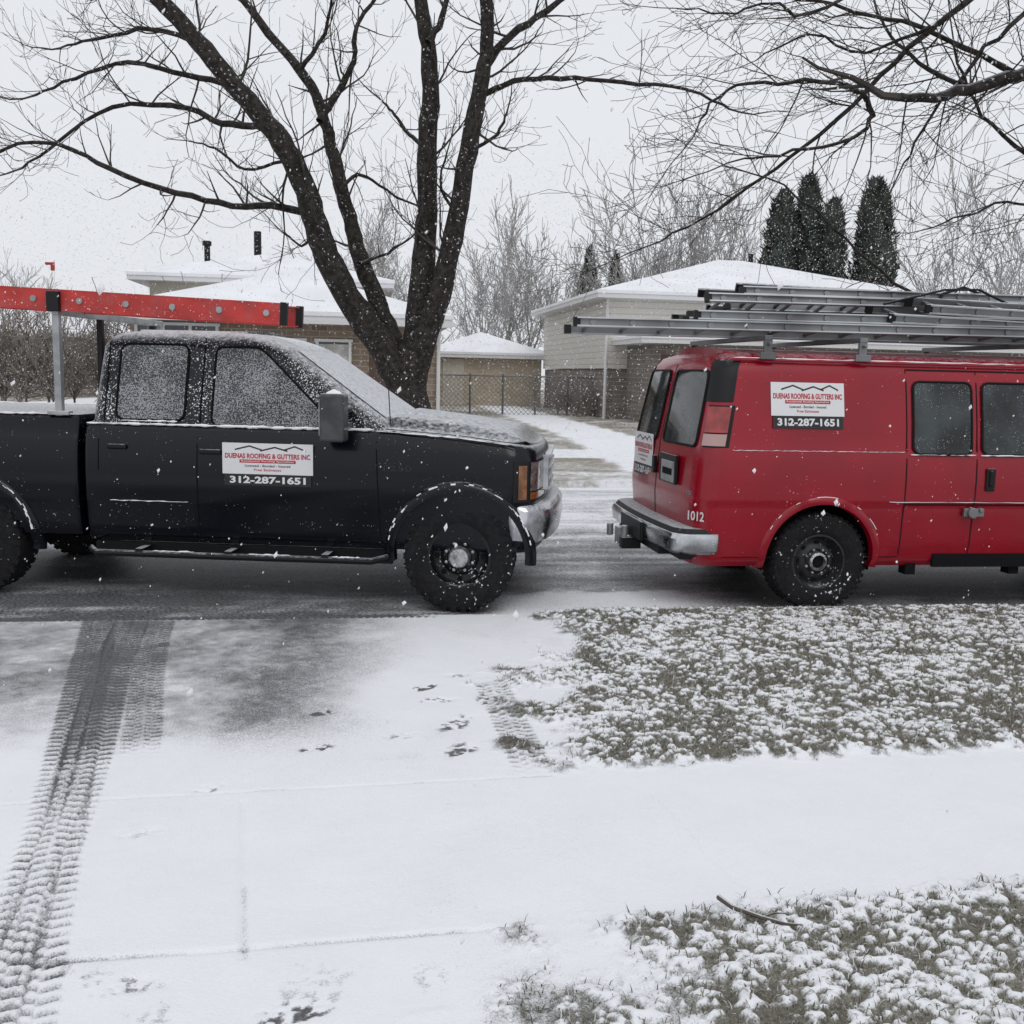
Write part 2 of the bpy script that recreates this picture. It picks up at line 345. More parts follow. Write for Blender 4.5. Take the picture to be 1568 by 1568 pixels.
# ------------------------------------------------------------ far yards
nx,ny=560,300
gx=np.linspace(-55,60,nx);gb=np.concatenate([[-.01,0],np.linspace(.05,1,ny-2)**1.9*75]);X,B=np.meshgrid(gx,gb,indexing='ij');Y=curb(X)+W+B
n1=fbm(X,Y,.25,51);n2=fbm(X,Y,1.1,57);n3=fbm(X,Y,4,61,3)
S=.30+.9*(n2-.5)+.6*(n3-.5)+.4*(n1-.5)
S=S+.30*(1-ss(B,1.2,1.8))
swm=ss(B,3.6,3.8)*(1-ss(B,5.0,5.2));S=np.maximum(S,swm*(.85+.2*(n3-.5)))
t,c,Ln=seg(X,Y,(3.1,15.5),(-.6,43));drv=1-ss(np.abs(c),.8,1.0);S=np.maximum(S,drv*(.9+.3*(n3-.5)))
t,c,Ln=seg(X,Y,(-13,14),(-14.5,36));drv=1-ss(np.abs(c),2.5,2.8);S=np.maximum(S,drv*.95)
S=np.clip(S,0,1);U=np.zeros(X.shape+(4,));U[...]=(.23,.205,.16,1)
Z=.10+.20*ss(B,1,9)+.03*(n2-.5);Z=np.where(B<=-.005,-.02,Z)
fastmesh('far_yard',np.stack([X,Y,Z],-1).reshape(-1,3),gridfaces(nx,ny),[M_gfar],True,{'snow':('FLOAT',S.reshape(-1)),'under':('FLOAT_COLOR',U.reshape(-1,4))})
mb=MB();mb.add([(-900,-300,-.1),(900,-300,-.1),(900,1500,-.1),(-900,1500,-.1)],[(0,1,2,3)])
mb.obj('ground',[mat('far_snow_ground',(.6,.6,.6),.9,noise=.3,nscale=.05)])
# ------------------------------------------------------------ shells for vehicles
def half(xr,xf,hw,rr,rf,br,bf,ne=10,nc=8,nsd=110):
    pts=[]
    for i in range(ne): pts.append((xr,-(hw-rr)*i/ne))
    for i in range(nc):
        a=math.pi/2*i/nc; pts.append((xr+rr-rr*math.cos(a),-(hw-rr)-rr*math.sin(a)))
    for i in range(nsd): pts.append((xr+rr+(xf-rf-xr-rr)*i/nsd,-hw))
    for i in range(nc+1):
        a=math.pi/2*i/nc; pts.append((xf-rf+rf*math.sin(a),-(hw-rf)-rf*math.cos(a)))
    for i in range(1,ne+1): pts.append((xf,-(hw-rf)*(1-i/ne)))
    out=[]
    for x,y in pts:
        k=1-(y/hw)**2
        if x<xr+rr: x-=br*k*(1-(x-xr)/rr if rr else 1)
        if x>xf-rf: x+=bf*k*(1-(xf-x)/rf if rf else 1)
        out.append((x,y))
    return out
def shell(levels,capfn,Mc=14,**kw):
    H=[half(*l[1:],**kw) for l in levels];n=len(H[0]);loops=[]
    for i in range(n):
        lp=[]
        for l,h in zip(levels,H):
            x,y=h[i];z=l[0](x) if callable(l[0]) else l[0];lp.append((x,y,z))
        x,y=H[-1][i];zt=lp[-1][2]
        for k in range(1,Mc):
            yy=y*math.cos(math.pi*k/Mc);lp.append((x,yy,capfn(x,yy,zt)))
        for l,h in reversed(list(zip(levels,H))):
            x,y=h[i];z=l[0](x) if callable(l[0]) else l[0];lp.append((x,-y,z))
        loops.append(lp)
    mb=MB();m=len(loops[0]);vs=[p for l in loops for p in l];fs=[]
    for i in range(n-1):
        for k in range(m): fs.append((i*m+k,(i+1)*m+k,(i+1)*m+(k+1)%m,i*m+(k+1)%m))
    mb.add(vs,fs);return mb
def cut(ob,cutters):
    for c in cutters:
        md=ob.modifiers.new('b','BOOLEAN');md.operation='DIFFERENCE';md.object=c;md.solver='EXACT'
    dg=bpy.context.evaluated_depsgraph_get();me=bpy.data.meshes.new_from_object(ob.evaluated_get(dg))
    ob.modifiers.clear();ob.data=me
    for c in cutters: bpy.data.objects.remove(c,do_unlink=True)
    me.set_sharp_from_angle(angle=R(32));me.polygons.foreach_set('use_smooth',[True]*len(me.polygons))
def cyl_cutter(x,z,r,y0,y1,mats):
    mb=MB();n=56;poly=[]
    for k in range(n):
        a=2*math.pi*k/n;poly.append((x+r*math.cos(a),z+r*math.sin(a)))
    mb.prism(poly,y0,y1,1);return mb.obj('cutter',mats)
def open_arches(ob,centres,r,ymin):
    me=ob.data;bm=bmesh.new();bm.from_mesh(me)
    dele=[]
    for f in bm.faces:
        c=f.calc_center_median()
        for (cx,cz) in centres:
            if (c.x-cx)**2+(c.z-cz)**2<r*r and (abs(c.y)>ymin or c.z<.45): dele.append(f);break
    bmesh.ops.delete(bm,geom=dele,context='FACES')
    for v in bm.verts:
        if v.is_boundary and abs(v.co.y)>ymin:
            for (cx,cz) in centres:
                dx,dz=v.co.x-cx,v.co.z-cz;d=math.hypot(dx,dz)
                if d<r+.12: v.co.x=cx+dx/d*r;v.co.z=cz+dz/d*r
    bm.to_mesh(me);bm.free()
def lerpf(tab):
    xs=[a for a,b in tab];ys=[b for a,b in tab];return lambda z:float(np.interp(z,xs,ys))
def side_panel(mb,xl,xr_,z0,z1,hwf,off,mi=0,r=.04,rows=18,cols=2):
    f1=xl if callable(xl) else (lambda z:xl);f2=xr_ if callable(xr_) else (lambda z:xr_)
    zs=[]
    for i in range(rows+1):
        t=i/rows;zs.append(z0+(z1-z0)*(0.5-0.5*math.cos(math.pi*t)))
    vs=[];fs=[]
    for z in zs:
        d=min(z-z0,z1-z);ins=0
        if d<r: ins=r-math.sqrt(max(0,r*r-(r-d)**2))
        a=f1(z)+ins;b=f2(z)-ins
        for k in range(cols+1): vs.append((a+(b-a)*k/cols,-(hwf(z)+off),z))
    for i in range(rows):
        for k in range(cols):
            q=i*(cols+1)+k;fs.append((q,q+1,q+cols+2,q+cols+1))
    mb.add(vs,fs,mi)
def frame_path(xl,xr_,z0,z1,hwf,off,r=.04):
    f1=xl if callable(xl) else (lambda z:xl);f2=xr_ if callable(xr_) else (lambda z:xr_);p=[]
    n=14
    zs=[z0+(z1-z0)*(0.5-0.5*math.cos(math.pi*i/n)) for i in range(n+1)]
    def ins(z):
        d=min(z-z0,z1-z);return r-math.sqrt(max(0,r*r-(r-d)**2)) if d<r else 0
    for z in zs: p.append((f1(z)+ins(z),-(hwf(z)+off),z))
    for z in zs[::-1]: p.append((f2(z)-ins(z),-(hwf(z)+off),z))
    p.append(p[0]);return p
def seam_v(mb,x,z0,z1,hwf,w=.008,off=.0025,mi=0,n=14):
    vs=[];fs=[]
    for i in range(n+1):
        z=z0+(z1-z0)*i/n;xx=x(z) if callable(x) else x
        vs+= [(xx-w/2,-(hwf(z)+off),z),(xx+w/2,-(hwf(z)+off),z)]
    for i in range(n): fs.append((2*i,2*i+1,2*i+3,2*i+2))
    mb.add(vs,fs,mi)
def seam_h(mb,x0,x1,z,hwf,w=.008,off=.0025,mi=0):
    zf=z if callable(z) else (lambda x:z);n=10;vs=[];fs=[]
    for i in range(n+1):
        x=x0+(x1-x0)*i/n;zz=zf(x);vs+=[(x,-(hwf(zz-w/2)+off),zz-w/2),(x,-(hwf(zz+w/2)+off),zz+w/2)]
    for i in range(n): fs.append((2*i,2*i+2,2*i+3,2*i+1))
    mb.add(vs,fs,mi)
def text(name,body,w,h,loc,rot,m,parent,bold=0.0):
    cu=bpy.data.curves.new(name,'FONT');cu.body=body;cu.size=1;cu.offset=bold;cu.resolution_u=3
    o=bpy.data.objects.new(name+'_t',cu);COL.objects.link(o);dg=bpy.context.evaluated_depsgraph_get()
    me=bpy.data.meshes.new_from_object(o.evaluated_get(dg));bpy.data.objects.remove(o,do_unlink=True)
    co=np.zeros(len(me.vertices)*3);me.vertices.foreach_get('co',co);co=co.reshape(-1,3);mn,mx_=co.min(0),co.max(0)
    co=(co-(mn+mx_)/2);co[:,0]*=w/(mx_[0]-mn[0]);co[:,1]*=h/(mx_[1]-mn[1]);me.vertices.foreach_set('co',co.ravel());me.update()
    me.materials.clear();me.materials.append(m);ob=bpy.data.objects.new(name,me);COL.objects.link(ob);ob.parent=parent;ob.location=loc;ob.rotation_euler=rot;return ob
def business_sign(parent,cx,cz,w,h,yf,lean,rz=0,origin=None):
    e=empty('magnetic_sign',(cx,yf,cz) if origin is None else origin);e.parent=parent;e.rotation_euler=(R(90)-lean,0,rz)
    mb=MB();hb=h*.27
    mb.box((0,hb/2,0),(w,h-hb,.003),0);mb.box((0,-h/2+hb/2,0),(w*.96,hb,.003),1)
    zt=.0028
    def strip(pts,t):
        for (a,b),(c,d) in zip(pts[:-1],pts[1:]):
            mb.add([(a*w,b*h,zt),(c*w,d*h,zt),(c*w,(d-t)*h,zt),(a*w,(b-t)*h,zt)],[(0,1,2,3)],1)
    strip([(-.36,.36),(-.2,.45),(-.06,.36)],.035);strip([(-.08,.34),(.08,.43),(.22,.35)],.035);strip([(.18,.37),(.3,.46),(.42,.36)],.035)
    mb.box((0,h*.075,.0022),(w*.62,h*.075,.001),2)
    mb.obj('sign_plate',[M_white,M_signblk,M_signred],e)
    text('sign_name','DUENAS ROOFING & GUTTERS INC',w*.94,h*.12,(0,h*.20,.0035),(0,0,0),M_signred,e,.03)
    text('sign_trade','Residential Roofing Specialists',w*.58,h*.05,(0,h*.075,.0042),(0,0,0),M_white,e,.01)
    text('sign_line','Licensed - Bonded - Insured',w*.5,h*.055,(0,-h*.03,.0035),(0,0,0),M_signblk,e,.01)
    text('sign_line2','Free Estimates',w*.3,h*.055,(0,-h*.125,.0035),(0,0,0),M_signred,e,.01)
    text('sign_phone','312-287-1651',w*.84,h*.17,(0,-h/2+hb/2,.0035),(0,0,0),M_white,e,.035)
    return e
M_rimb=mat('rim_black',(.008,.008,.009),.4,.3,speck=.66,speck_scale=50,snow=.6,snow_lo=.8,snow_hi=1.2)
M_rimg=mat('rim_grey',(.035,.035,.037),.5,.5,speck=.68,speck_scale=50,snow=.5,snow_lo=.8,snow_hi=1.2)
M_hub=mat('hub_chrome',(.34,.34,.35),.35,.8,noise=.5,nscale=30,snow=.3,snow_lo=.8,snow_hi=1.2)
def wheel(name,parent,x,y,r,w,rim,side,style):
    mb=MB();s=side;c=(x,y,r)
    prof=[(rim*.97,s*w*.30),(rim,s*w*.42),(rim*1.04,s*w*.46),(rim+(r-rim)*.35,s*w*.51),(rim+(r-rim)*.7,s*w*.50),(r*.965,s*w*.46),(r*.99,s*w*.38),(r*.993,0),(r*.99,-s*w*.38),(r*.96,-s*w*.47),(rim+(r-rim)*.5,-s*w*.5),(rim,-s*w*.42),(rim*.97,-s*w*.3)]
    mb.lathe(prof,c,64,0)
    nl=34 if style=='truck' else 44;lh=.035 if style=='truck' else .016
    for k in range(nl):
        a=2*math.pi*k/nl
        for off,yy in((0,s*w*.40),(.5,s*w*.12),(0,-s*w*.12),(.5,-s*w*.40)):
            a2=a+off*2*math.pi/nl
            Mx=Matrix.Translation(c)@Matrix.Rotation(-a2,4,'Y')
            mb.box((r*(1-lh/2+.003),yy,0),(r*lh,w*.20,2*math.pi*r/nl*.55),0,Mx)
        Mx=Matrix.Translation(c)@Matrix.Rotation(-a,4,'Y');mb.box((r*.93,s*w*.475,0),(r*.07,w*.05,2*math.pi*r/nl*.5),0,Mx)
    if style=='truck':
        rp=[(rim*.98,s*w*.36),(rim*1.02,s*w*.43),(rim*.93,s*w*.43),(rim*.90,s*w*.30),(rim*.78,s*w*.20),(rim*.62,s*w*.18),(rim*.50,s*w*.30),(rim*.40,s*w*.33),(rim*.36,s*w*.30)]
        mb.lathe(rp,c,48,1);mb.lathe([(rim*.36,s*w*.28),(rim*.34,s*w*.50),(rim*.29,s*w*.56),(rim*.13,s*w*.58),(.001,s*w*.58)],c,32,2)
        nh,hr,hrr,ys=8,rim*.72,rim*.085,s*w*.21
    else:
        rp=[(rim*.98,s*w*.36),(rim*1.02,s*w*.43),(rim*.94,s*w*.43),(rim*.90,s*w*.26),(rim*.80,s*w*.12),(rim*.68,s*w*.16),(rim*.55,s*w*.28),(rim*.46,s*w*.29),(rim*.40,s*w*.22),(rim*.3,s*w*.22)]
        mb.lathe(rp,c,48,1);mb.lathe([(rim*.34,s*w*.15),(rim*.33,s*w*.42),(rim*.25,s*w*.46),(rim*.23,s*w*.34)],c,32,2);mb.lathe([(rim*.23,s*w*.36),(rim*.1,s*w*.38),(.001,s*w*.38)],c,20,3)
        nh,hr,hrr,ys=8,rim*.66,rim*.09,s*w*.19
    for k in range(nh):
        a=2*math.pi*k/nh;cx,cz=c[0]+hr*math.cos(a),c[2]+hr*math.sin(a)
        mb.lathe([(hrr,ys*1.0),(hrr*.9,ys*1.12),(.001,ys*1.12)],(cx,c[1],cz),12,3)
        a+=.39;cx,cz=c[0]+rim*.45*math.cos(a),c[2]+rim*.45*math.sin(a)
        mb.lathe([(rim*.05,s*w*.28),(rim*.05,s*w*.38),(.001,s*w*.40)],(cx,c[1],cz),8,2)
    mb.obj(name,[M_rubber,M_rimb if style=='truck' else M_rimg,M_hub,M_dark],parent,True,40)
def arch_trim(mb,x,z,r,hwf,a0,a1,wd,prot,mi,n=40):
    vs=[];fs=[]
    for i in range(n+1):
        a=R(a0+(a1-a0)*i/n)
        for rr,o in((r-.012,-.05),(r-.006,prot*.8),(r+wd*.4,prot),(r+wd,prot*.3),(r+wd+.012,-.02)):
            zz=z+rr*math.sin(a);vs.append((x+rr*math.cos(a),-(hwf(zz)+o),zz))
    for i in range(n):
        for k in range(4): q=i*5+k;fs.append((q,q+1,q+6,q+5))
    mb.add(vs,fs,mi)
def ledge_f(mb):
    def ledge(x0,x1,z,y,r=.010,n=16,zf=None):
        pts=[];rad=[]
        for i in range(n+1):
            x=x0+(x1-x0)*i/n;zz=z if zf is None else zf(x)
            pts.append((x,y if not callable(y) else y(x,zz),zz+random.uniform(-.002,.002)));rad.append(r*random.uniform(.25,1.15) if 0<i<n else .002)
        mb.tube(pts,rad,6)
    return ledge
# ------------------------------------------------------------ pickup truck
T=empty('pickup_truck',(-.311,8.113,0),R(-3.5))
hwT=lerpf([(.40,.88),(.47,.915),(.56,.940),(.72,.955),(.735,.962),(.95,.965),(1.08,.958),(1.17,.945),(1.18,.938),(1.25,.922),(1.28,.905),(1.5,.85),(1.85,.755),(2.0,.7)])
def zs(x): return float(np.interp(x,[-2.8,-.62,-.45,0,.38,.53,.7],[1.285,1.285,1.28,1.25,1.205,1.18,1.15]))
def zl(t): return lambda x: .95+(zs(x)-.95)*t
XF=.50
lev=[(.43,-2.72,XF-.03,.885,.05,.16,0,.09),(.47,-2.72,XF-.01,.915,.05,.16,0,.09),(.56,-2.72,XF,.940,.05,.16,0,.09),(.72,-2.72,XF,.955,.05,.16,0,.09),(.735,-2.72,XF,.962,.05,.16,0,.09),
(.95,-2.72,XF,.965,.05,.16,0,.09),(zl(.4),-2.72,XF,.958,.05,.16,0,.09),(zl(.68),-2.72,XF-.0,.945,.05,.16,0,.09),(zl(.72),-2.72,XF-.0,.938,.05,.16,0,.09),(zl(.88),-2.72,XF-.01,.926,.05,.16,0,.09),(zl(.95),-2.72,XF-.02,.912,.05,.16,0,.09),(zl(.99),-2.71,XF-.035,.893,.05,.16,0,.09),(zl(1.0),-2.70,XF-.055,.870,.05,.16,0,.09)]
def capT(x,y,zt):
    d=min(.870-abs(y),XF+.03-x)
    k=float(ss(np.array(d),.0,.18))
    c=float(np.interp(x,[-2.7,-.9,-.5,.3,.5],[0,0,.095,.065,.045]))
    bul=.018*float(ss(np.array(.42-abs(y)),-.04,.05))*(1 if x>-.5 else 0)
    return zt+c*k+.006+bul*k
body=shell(lev,capT,Mc=40).obj('truck_body',[M_black,M_dark],T,True,35,merge=True)
cut(body,[cyl_cutter(0,.40,.475,-1.2,-.55,[M_black,M_dark]),cyl_cutter(0,.40,.475,.55,1.2,[M_black,M_dark])])
levb=[(z,-4.78,-2.755,hwT(z),.05,.03,0,0) for z in(.47,.52,.60,.72,.735,.95,1.08,1.17,1.18,1.25,1.31)]+[(1.335,-4.77,-2.765,.895,.05,.03,0,0)]
levb=[(l[0],l[1],l[2],max(l[3],.915) if l[0]>1.1 and l[0]<1.33 else l[3],*l[4:]) for l in levb]
bed=shell(levb,lambda x,y,z:z,Mc=10).obj('truck_bed',[M_black,M_dark],T,True,35,merge=True)
mb=MB();mb.box((-3.765,0,1.15),(1.88,1.62,.8),1);cc=mb.obj('cutter',[M_black,M_dark])
cut(bed,[cyl_cutter(-3.6,.40,.475,-1.2,-.55,[M_black,M_dark]),cyl_cutter(-3.6,.40,.475,.55,1.2,[M_black,M_dark]),cc])
CXF=([1.24,1.30,1.40,1.85,1.95],[-.44,-.50,-.65,-1.30,-1.50]);CXR=([1.24,1.85,1.95],[-2.70,-2.66,-2.63])
gl=[]
for z,ins in((1.24,0),(1.30,0),(1.40,0),(1.5,0),(1.6,0),(1.75,0),(1.82,0),(1.855,.006),(1.88,.015),(1.905,.032),(1.925,.06),(1.94,.10),(1.948,.15)):
    gl.append((z,float(np.interp(z,*CXR))+ins,float(np.interp(z,*CXF))-ins,hwT(z)-.01-ins,.12,.14,.02,.05))
shell(gl,lambda x,y,z:z+.025*(1-(y/.65)**2),Mc=14).obj('truck_cab',[M_cab],T,True,50,merge=True)
hg=lambda z:hwT(z)-.01
dfx=lambda z:float(np.interp(z,[1.27,1.36,1.83],[-.90,-.96,-1.46]))
mb=MB();side_panel(mb,-1.79,dfx,1.285,1.835,hg,.006,0,.05)
side_panel(mb,-2.49,-2.00,1.315,1.845,hg,.006,0,.06)
vs=[];fs=[]
for i in range(9):
    z=1.33+i*.062
    for k in range(13):
        y=(-1+2*k/12)*(hg(z)-.14);vs.append((float(np.interp(z,*CXF))+.05*(1-(y/hg(z))**2)+.008,y,z+.004))
for i in range(8):
    for k in range(12): q=i*13+k;fs.append((q,q+1,q+14,q+13))
mb.add(vs,fs,1)
mb.obj('truck_windows',[M_glassf,mat('snowy_windscreen',(.03,.033,.038),.3,snow=.85,snow_lo=.42,snow_hi=1.0,speck=.5,speck_scale=70,speck_op=.5)],T,True)
mb=MB()
for p in(frame_path(-1.795,lambda z:dfx(z)+.005,1.28,1.84,hg,.006,.05),frame_path(-2.495,-1.995,1.31,1.85,hg,.006,.06)):
    mb.tube(p,.009,5,0,False)
seam_v(mb,-1.88,.45,1.26,hwT);seam_v(mb,-1.88,1.27,1.90,hg,.012,.004)
seam_v(mb,-2.60,.95,1.26,hwT);seam_v(mb,lambda z:float(np.interp(z,[.45,1.26],[-.56,-.60])),.45,1.25,hwT)
seam_v(mb,-2.58,1.27,1.86,hg,.01,.004)
seam_h(mb,-2.56,-.6,.47,hwT,.008)
seam_h(mb,-.58,.38,lambda x:zs(x)-.015,hwT,.01,.006)
mb.obj('truck_seams',[M_seam],T)
mb=MB();ledge=ledge_f(mb)
ledge(-2.70,-.62,1.282,lambda x,z:-(hwT(1.27)+.004),.011,60)
ledge(-2.45,-2.04,1.305,lambda x,z:-(hg(z)+.012),.010)
ledge(-1.75,-.96,1.278,lambda x,z:-(hg(z)+.014),.012,30)
ledge(-2.52,-1.95,.735,lambda x,z:-(hwT(z)+.004),.004)
ledge(-4.7,-2.8,1.338,-.905,.011,50);ledge(-4.7,-2.8,1.338,.905,.016,40)
ledge(-.6,.33,1.2,lambda x,z:-.932,.006,24,lambda x:zs(x)-.010)
for cx in(0,-3.6):
    for i in range(44):
        a=R(12+155*i/44);r=.518+random.uniform(-.008,.008)
        if random.random()<.75:
            a2=a+.065;mb.tube([(cx+r*math.cos(a),-.982,.40+r*math.sin(a)),(cx+r*math.cos(a2),-.982,.40+r*math.sin(a2))],random.uniform(.002,.008),5)
mb.obj('truck_snow_ledges',[M_snow],T,True,60)
mb=MB()
arch_trim(mb,0,.40,.475,hwT,-6,186,.06,.035,0);arch_trim(mb,-3.6,.40,.475,hwT,-6,186,.06,.035,0)
mb.obj('fender_flares',[M_black],T,True,50)
shell([(.50,.36,.53,.90,.06,.14,0,.11),(.53,.34,.58,.955,.06,.16,0,.11),(.64,.33,.60,.972,.06,.16,0,.11),(.74,.33,.595,.968,.06,.16,0,.11),(.775,.35,.565,.94,.06,.16,0,.11)],lambda x,y,z:z+.002,Mc=8).obj('front_bumper',[M_chrome],T,True,40,merge=True)
shell([(.43,.38,.48,.86,.04,.10,0,.10),(.52,.36,.53,.93,.05,.14,0,.10)],lambda x,y,z:z,Mc=6).obj('bumper_valance',[M_blk],T,True,40,merge=True)
def wrap_patch(mb,zlo,zhi,pick,off,mi,par,rows=4):
    vs=[];fs=[]
    for i in range(rows+1):
        z=zlo+(zhi-zlo)*i/rows;H=half(par[0],par[1]+off,hwT(z)+off,par[3],par[4],par[5],par[6]);base=10+8+110
        row=H[base+pick[0]:base+pick[1]];cnt=len(row);vs+=[(x,y,z) for x,y in row]
    for i in range(rows):
        for k in range(cnt-1): q=i*cnt+k;fs.append((q,q+1,q+cnt+1,q+cnt))
    mb.add(vs,fs,mi)
mb=MB();P=(-2.72,XF,0,.05,.16,0,.09)
wrap_patch(mb,.80,1.09,(1,14),.005,2,P);wrap_patch(mb,.82,1.06,(2,5),.009,0,P);wrap_patch(mb,.88,1.08,(5,13),.009,1,P);wrap_patch(mb,.82,.870,(5,13),.009,0,P)
mb.obj('headlight',[M_amber,M_lens,M_blk],T,True)
mb=MB();gxp=XF+.10
for z in(.86,.94,1.02,1.10): mb.box((gxp,0,z),(.05,1.05,.03),0)
for y in(-.52,.52): mb.box((gxp-.02,y,.98),(.06,.03,.26),0)
mb.box((gxp-.03,0,.97),(.05,1.0,.25),1);mb.obj('grille',[M_chrome,M_dark],T,bevel=.006)
mb=MB();mb.box((-.86,-1.10,1.37),(.17,.16,.33),0);mb.box((-.80,-.97,1.31),(.05,.18,.04),0);mb.box((-.80,-.97,1.43),(.05,.18,.04),0)
mb.obj('door_mirror',[M_mirror],T,bevel=.05)
mb=MB();mb.box((-.95,-1.10,1.37),(.008,.11,.25),0);mb.obj('mirror_glass',[M_chrome],T,bevel=.003)
o=MB();o.tube([(-.91,-1.10,1.53),(-.86,-1.10,1.536),(-.81,-1.10,1.53)],[.012,.030,.012],8,0);o.obj('mirror_snow',[M_snow],T,True)
mb=MB();mb.box((-1.78,-.972,1.10),(.16,.025,.035),0);mb.box((-2.46,-.968,1.12),(.14,.02,.035),0);mb.obj('door_handle',[M_black],T,bevel=.01)
text('emblem','F250',.20,.04,(-.44,-.968,1.02),(R(90),0,0),M_rimg,T)
mb=MB();mb.tube([(-.52,-.80,1.27),(-.55,-.80,1.75)],.004,5);mb.obj('antenna',[M_blk],T)
mb=MB();mb.tube([(-2.70,-.90,.37),(-2.62,-.99,.355),(-1.6,-1.0,.355),(-.62,-.99,.355),(-.52,-.90,.37)],.024,10)
for x in(-2.3,-1.65,-.95): mb.box((x,-.93,.38),(.05,.16,.03),0)
mb.box((-1.6,-.80,.36),(2.2,.05,.10),0)
mb.obj('running_board',[M_blk],T,True)
mb=MB();ledge=ledge_f(mb)
for x0,x1 in((-2.2,-1.9),(-1.5,-1.2),(-.9,-.7)): ledge(x0,x1,.380,-1.0,.007,12)
mb.obj('running_board_snow',[M_snow],T,True,60)
mb=MB()
for y in(-.45,.45): mb.box((-2.05,y,.52),(5.0,.09,.14),0)
mb.tube([(-3.6,-.8,.39),(-3.6,.8,.39)],.05,8);mb.tube([(0,-.8,.39),(0,.8,.39)],.045,8);mb.box((-3.6,0,.39),(.3,.3,.26),0);mb.box((-.3,0,.5),(.9,.7,.2),0)
mb.obj('chassis',[M_dark],T)
for nm,x,y,sd in(('wheel_front_right',0,-.82,-1),('wheel_front_left',0,.82,1),('wheel_rear_right',-3.6,-.82,-1),('wheel_rear_left',-3.6,.82,1)): wheel(nm,T,x,y,.395,.27,.225,sd,'truck')
business_sign(T,-1.365,1.02,.65,.30,-.9735,R(0))
mb=MB();mb.box((-4.88,0,.60),(.14,1.85,.18),0);mb.obj('rear_bumper',[M_chrome],T,bevel=.02)
mb=MB();mb.box((-4.785,-.86,1.05),(.02,.12,.32),0);mb.box((-4.785,.86,1.05),(.02,.12,.32),0);mb.obj('tail_lights',[M_redlens],T)
mb=MB()
for x in(-2.90,-4.6):
    for y in(-.90,.90): mb.box((x,y,1.70),(.05,.05,.75),0)
    mb.box((x,0,2.06),(.05,1.86,.05),0)
    for y in(-.90,.90): mb.box((x,y,1.345),(.16,.07,.03),0)
    mb.box((x,-.93,2.13),(.09,.06,.14),1)
mb.box((-2.81,-.42,1.7),(.045,.045,.66),1);mb.box((-2.81,.55,1.7),(.045,.05,.66),1);mb.box((-2.90,-.93,2.37),(.03,.012,.06),2);mb.box((-2.93,-.93,2.39),(.05,.012,.02),2)
mb.obj('truck_ladder_rack',[M_gal,M_blk,M_orange],T,bevel=.006)
def ladder(name,parent,L,mats,rail_h=.13,width=.40,sp=.335,two=True,rad=.017,x2=.12,inset_web=False):
    mb=MB()
    for j,(y,zz,wd,x0,x1) in enumerate(((0,0,width,0,L),)+(((0,rail_h*1.25,width-.07,x2,L-.05),) if two else ())):
        for s_ in(-1,1):
            yy=s_*wd/2
            sg=-s_ if not inset_web else s_
            mb.box(((x0+x1)/2,yy,zz),(x1-x0,.005,rail_h*.86),3 if (inset_web and len(mats)>3) else 0)
            mb.box(((x0+x1)/2,yy+sg*.012,zz+rail_h*.46),(x1-x0,.032,.010),0);mb.box(((x0+x1)/2,yy+sg*.012,zz-rail_h*.46),(x1-x0,.032,.010),0)
        x=x0+.12
        while x<x1-.08:
            mb.tube([(x,-wd/2-.008,zz),(x,wd/2+.008,zz)],rad,8,1)
            for s_ in(-1,1): mb.tube([(x,s_*(wd/2+.012),zz),(x,s_*(wd/2+.002),zz)],rad*1.6,10,1)
            x+=sp
        for xe in(x0+.0,x1-.0):
            for s_ in(-1,1): mb.box((xe,s_*wd/2,zz),(.05,.035,rail_h*1.06),2)
    return mb.obj(name,mats,parent)
def place(ob,veh,loc,rz=0,ry=0,rx=0):
    Mv=Matrix.Translation(veh.location)@Matrix.Rotation(veh.rotation_euler[2],4,'Z')
    ob.matrix_world=Mv@Matrix.Translation(loc)@Matrix.Rotation(rz,4,'Z')@Matrix.Rotation(ry,4,'Y')@Matrix.Rotation(rx,4,'X')
l=ladder('extension_ladder',None,4.6,[M_orange,M_gal,M_blk],.15,.40,.335,False,.014);place(l,T,(-5.85,-.72,2.265),0,R(2.4))
# ------------------------------------------------------------ cargo van
Vn=empty('cargo_van',(2.141,8.414,0),R(8.5))
tab=[(.33,.885),(.38,.925),(.50,.950),(.79,.968),(.815,.978),(1.0,.978),(1.185,.965),(1.21,.952),(1.4,.928),(1.6,.893),(1.74,.862),(1.80,.835),(1.85,.79),(1.885,.70)]
hwV=lerpf(tab)
xrf=lerpf([(.33,-.92),(.8,-.95),(1.2,-.92),(1.74,-.82),(1.80,-.80),(1.85,-.76),(1.885,-.67)])
xff=lerpf([(.33,4.25),(.8,4.3),(1.0,4.27),(1.1,4.15),(1.18,3.85),(1.21,3.75),(1.74,3.10),(1.85,2.9),(1.885,2.75)])
zz=[.33,.355,.38,.41,.44,.47,.50,.54,.58,.62,.66,.70,.74,.765,.79,.815,.84,.87,.9,.95,1.0,1.1,1.185,1.21,1.3,1.4,1.5,1.6,1.68,1.74,1.775,1.80,1.83,1.85,1.87,1.885]
lev=[(z,xrf(z),xff(z),hwV(z),.13,.25,.05,.10) for z in zz]
vb=shell(lev,lambda x,y,z:z+.05*(1-(y/.70)**2),Mc=14,nsd=190).obj('van_body',[M_red,M_dark],Vn,True,28,merge=True)
open_arches(vb,[(0,.38),(3.35,.38)],.425,.6)
vb.data.set_sharp_from_angle(angle=R(28))
mb=MB()
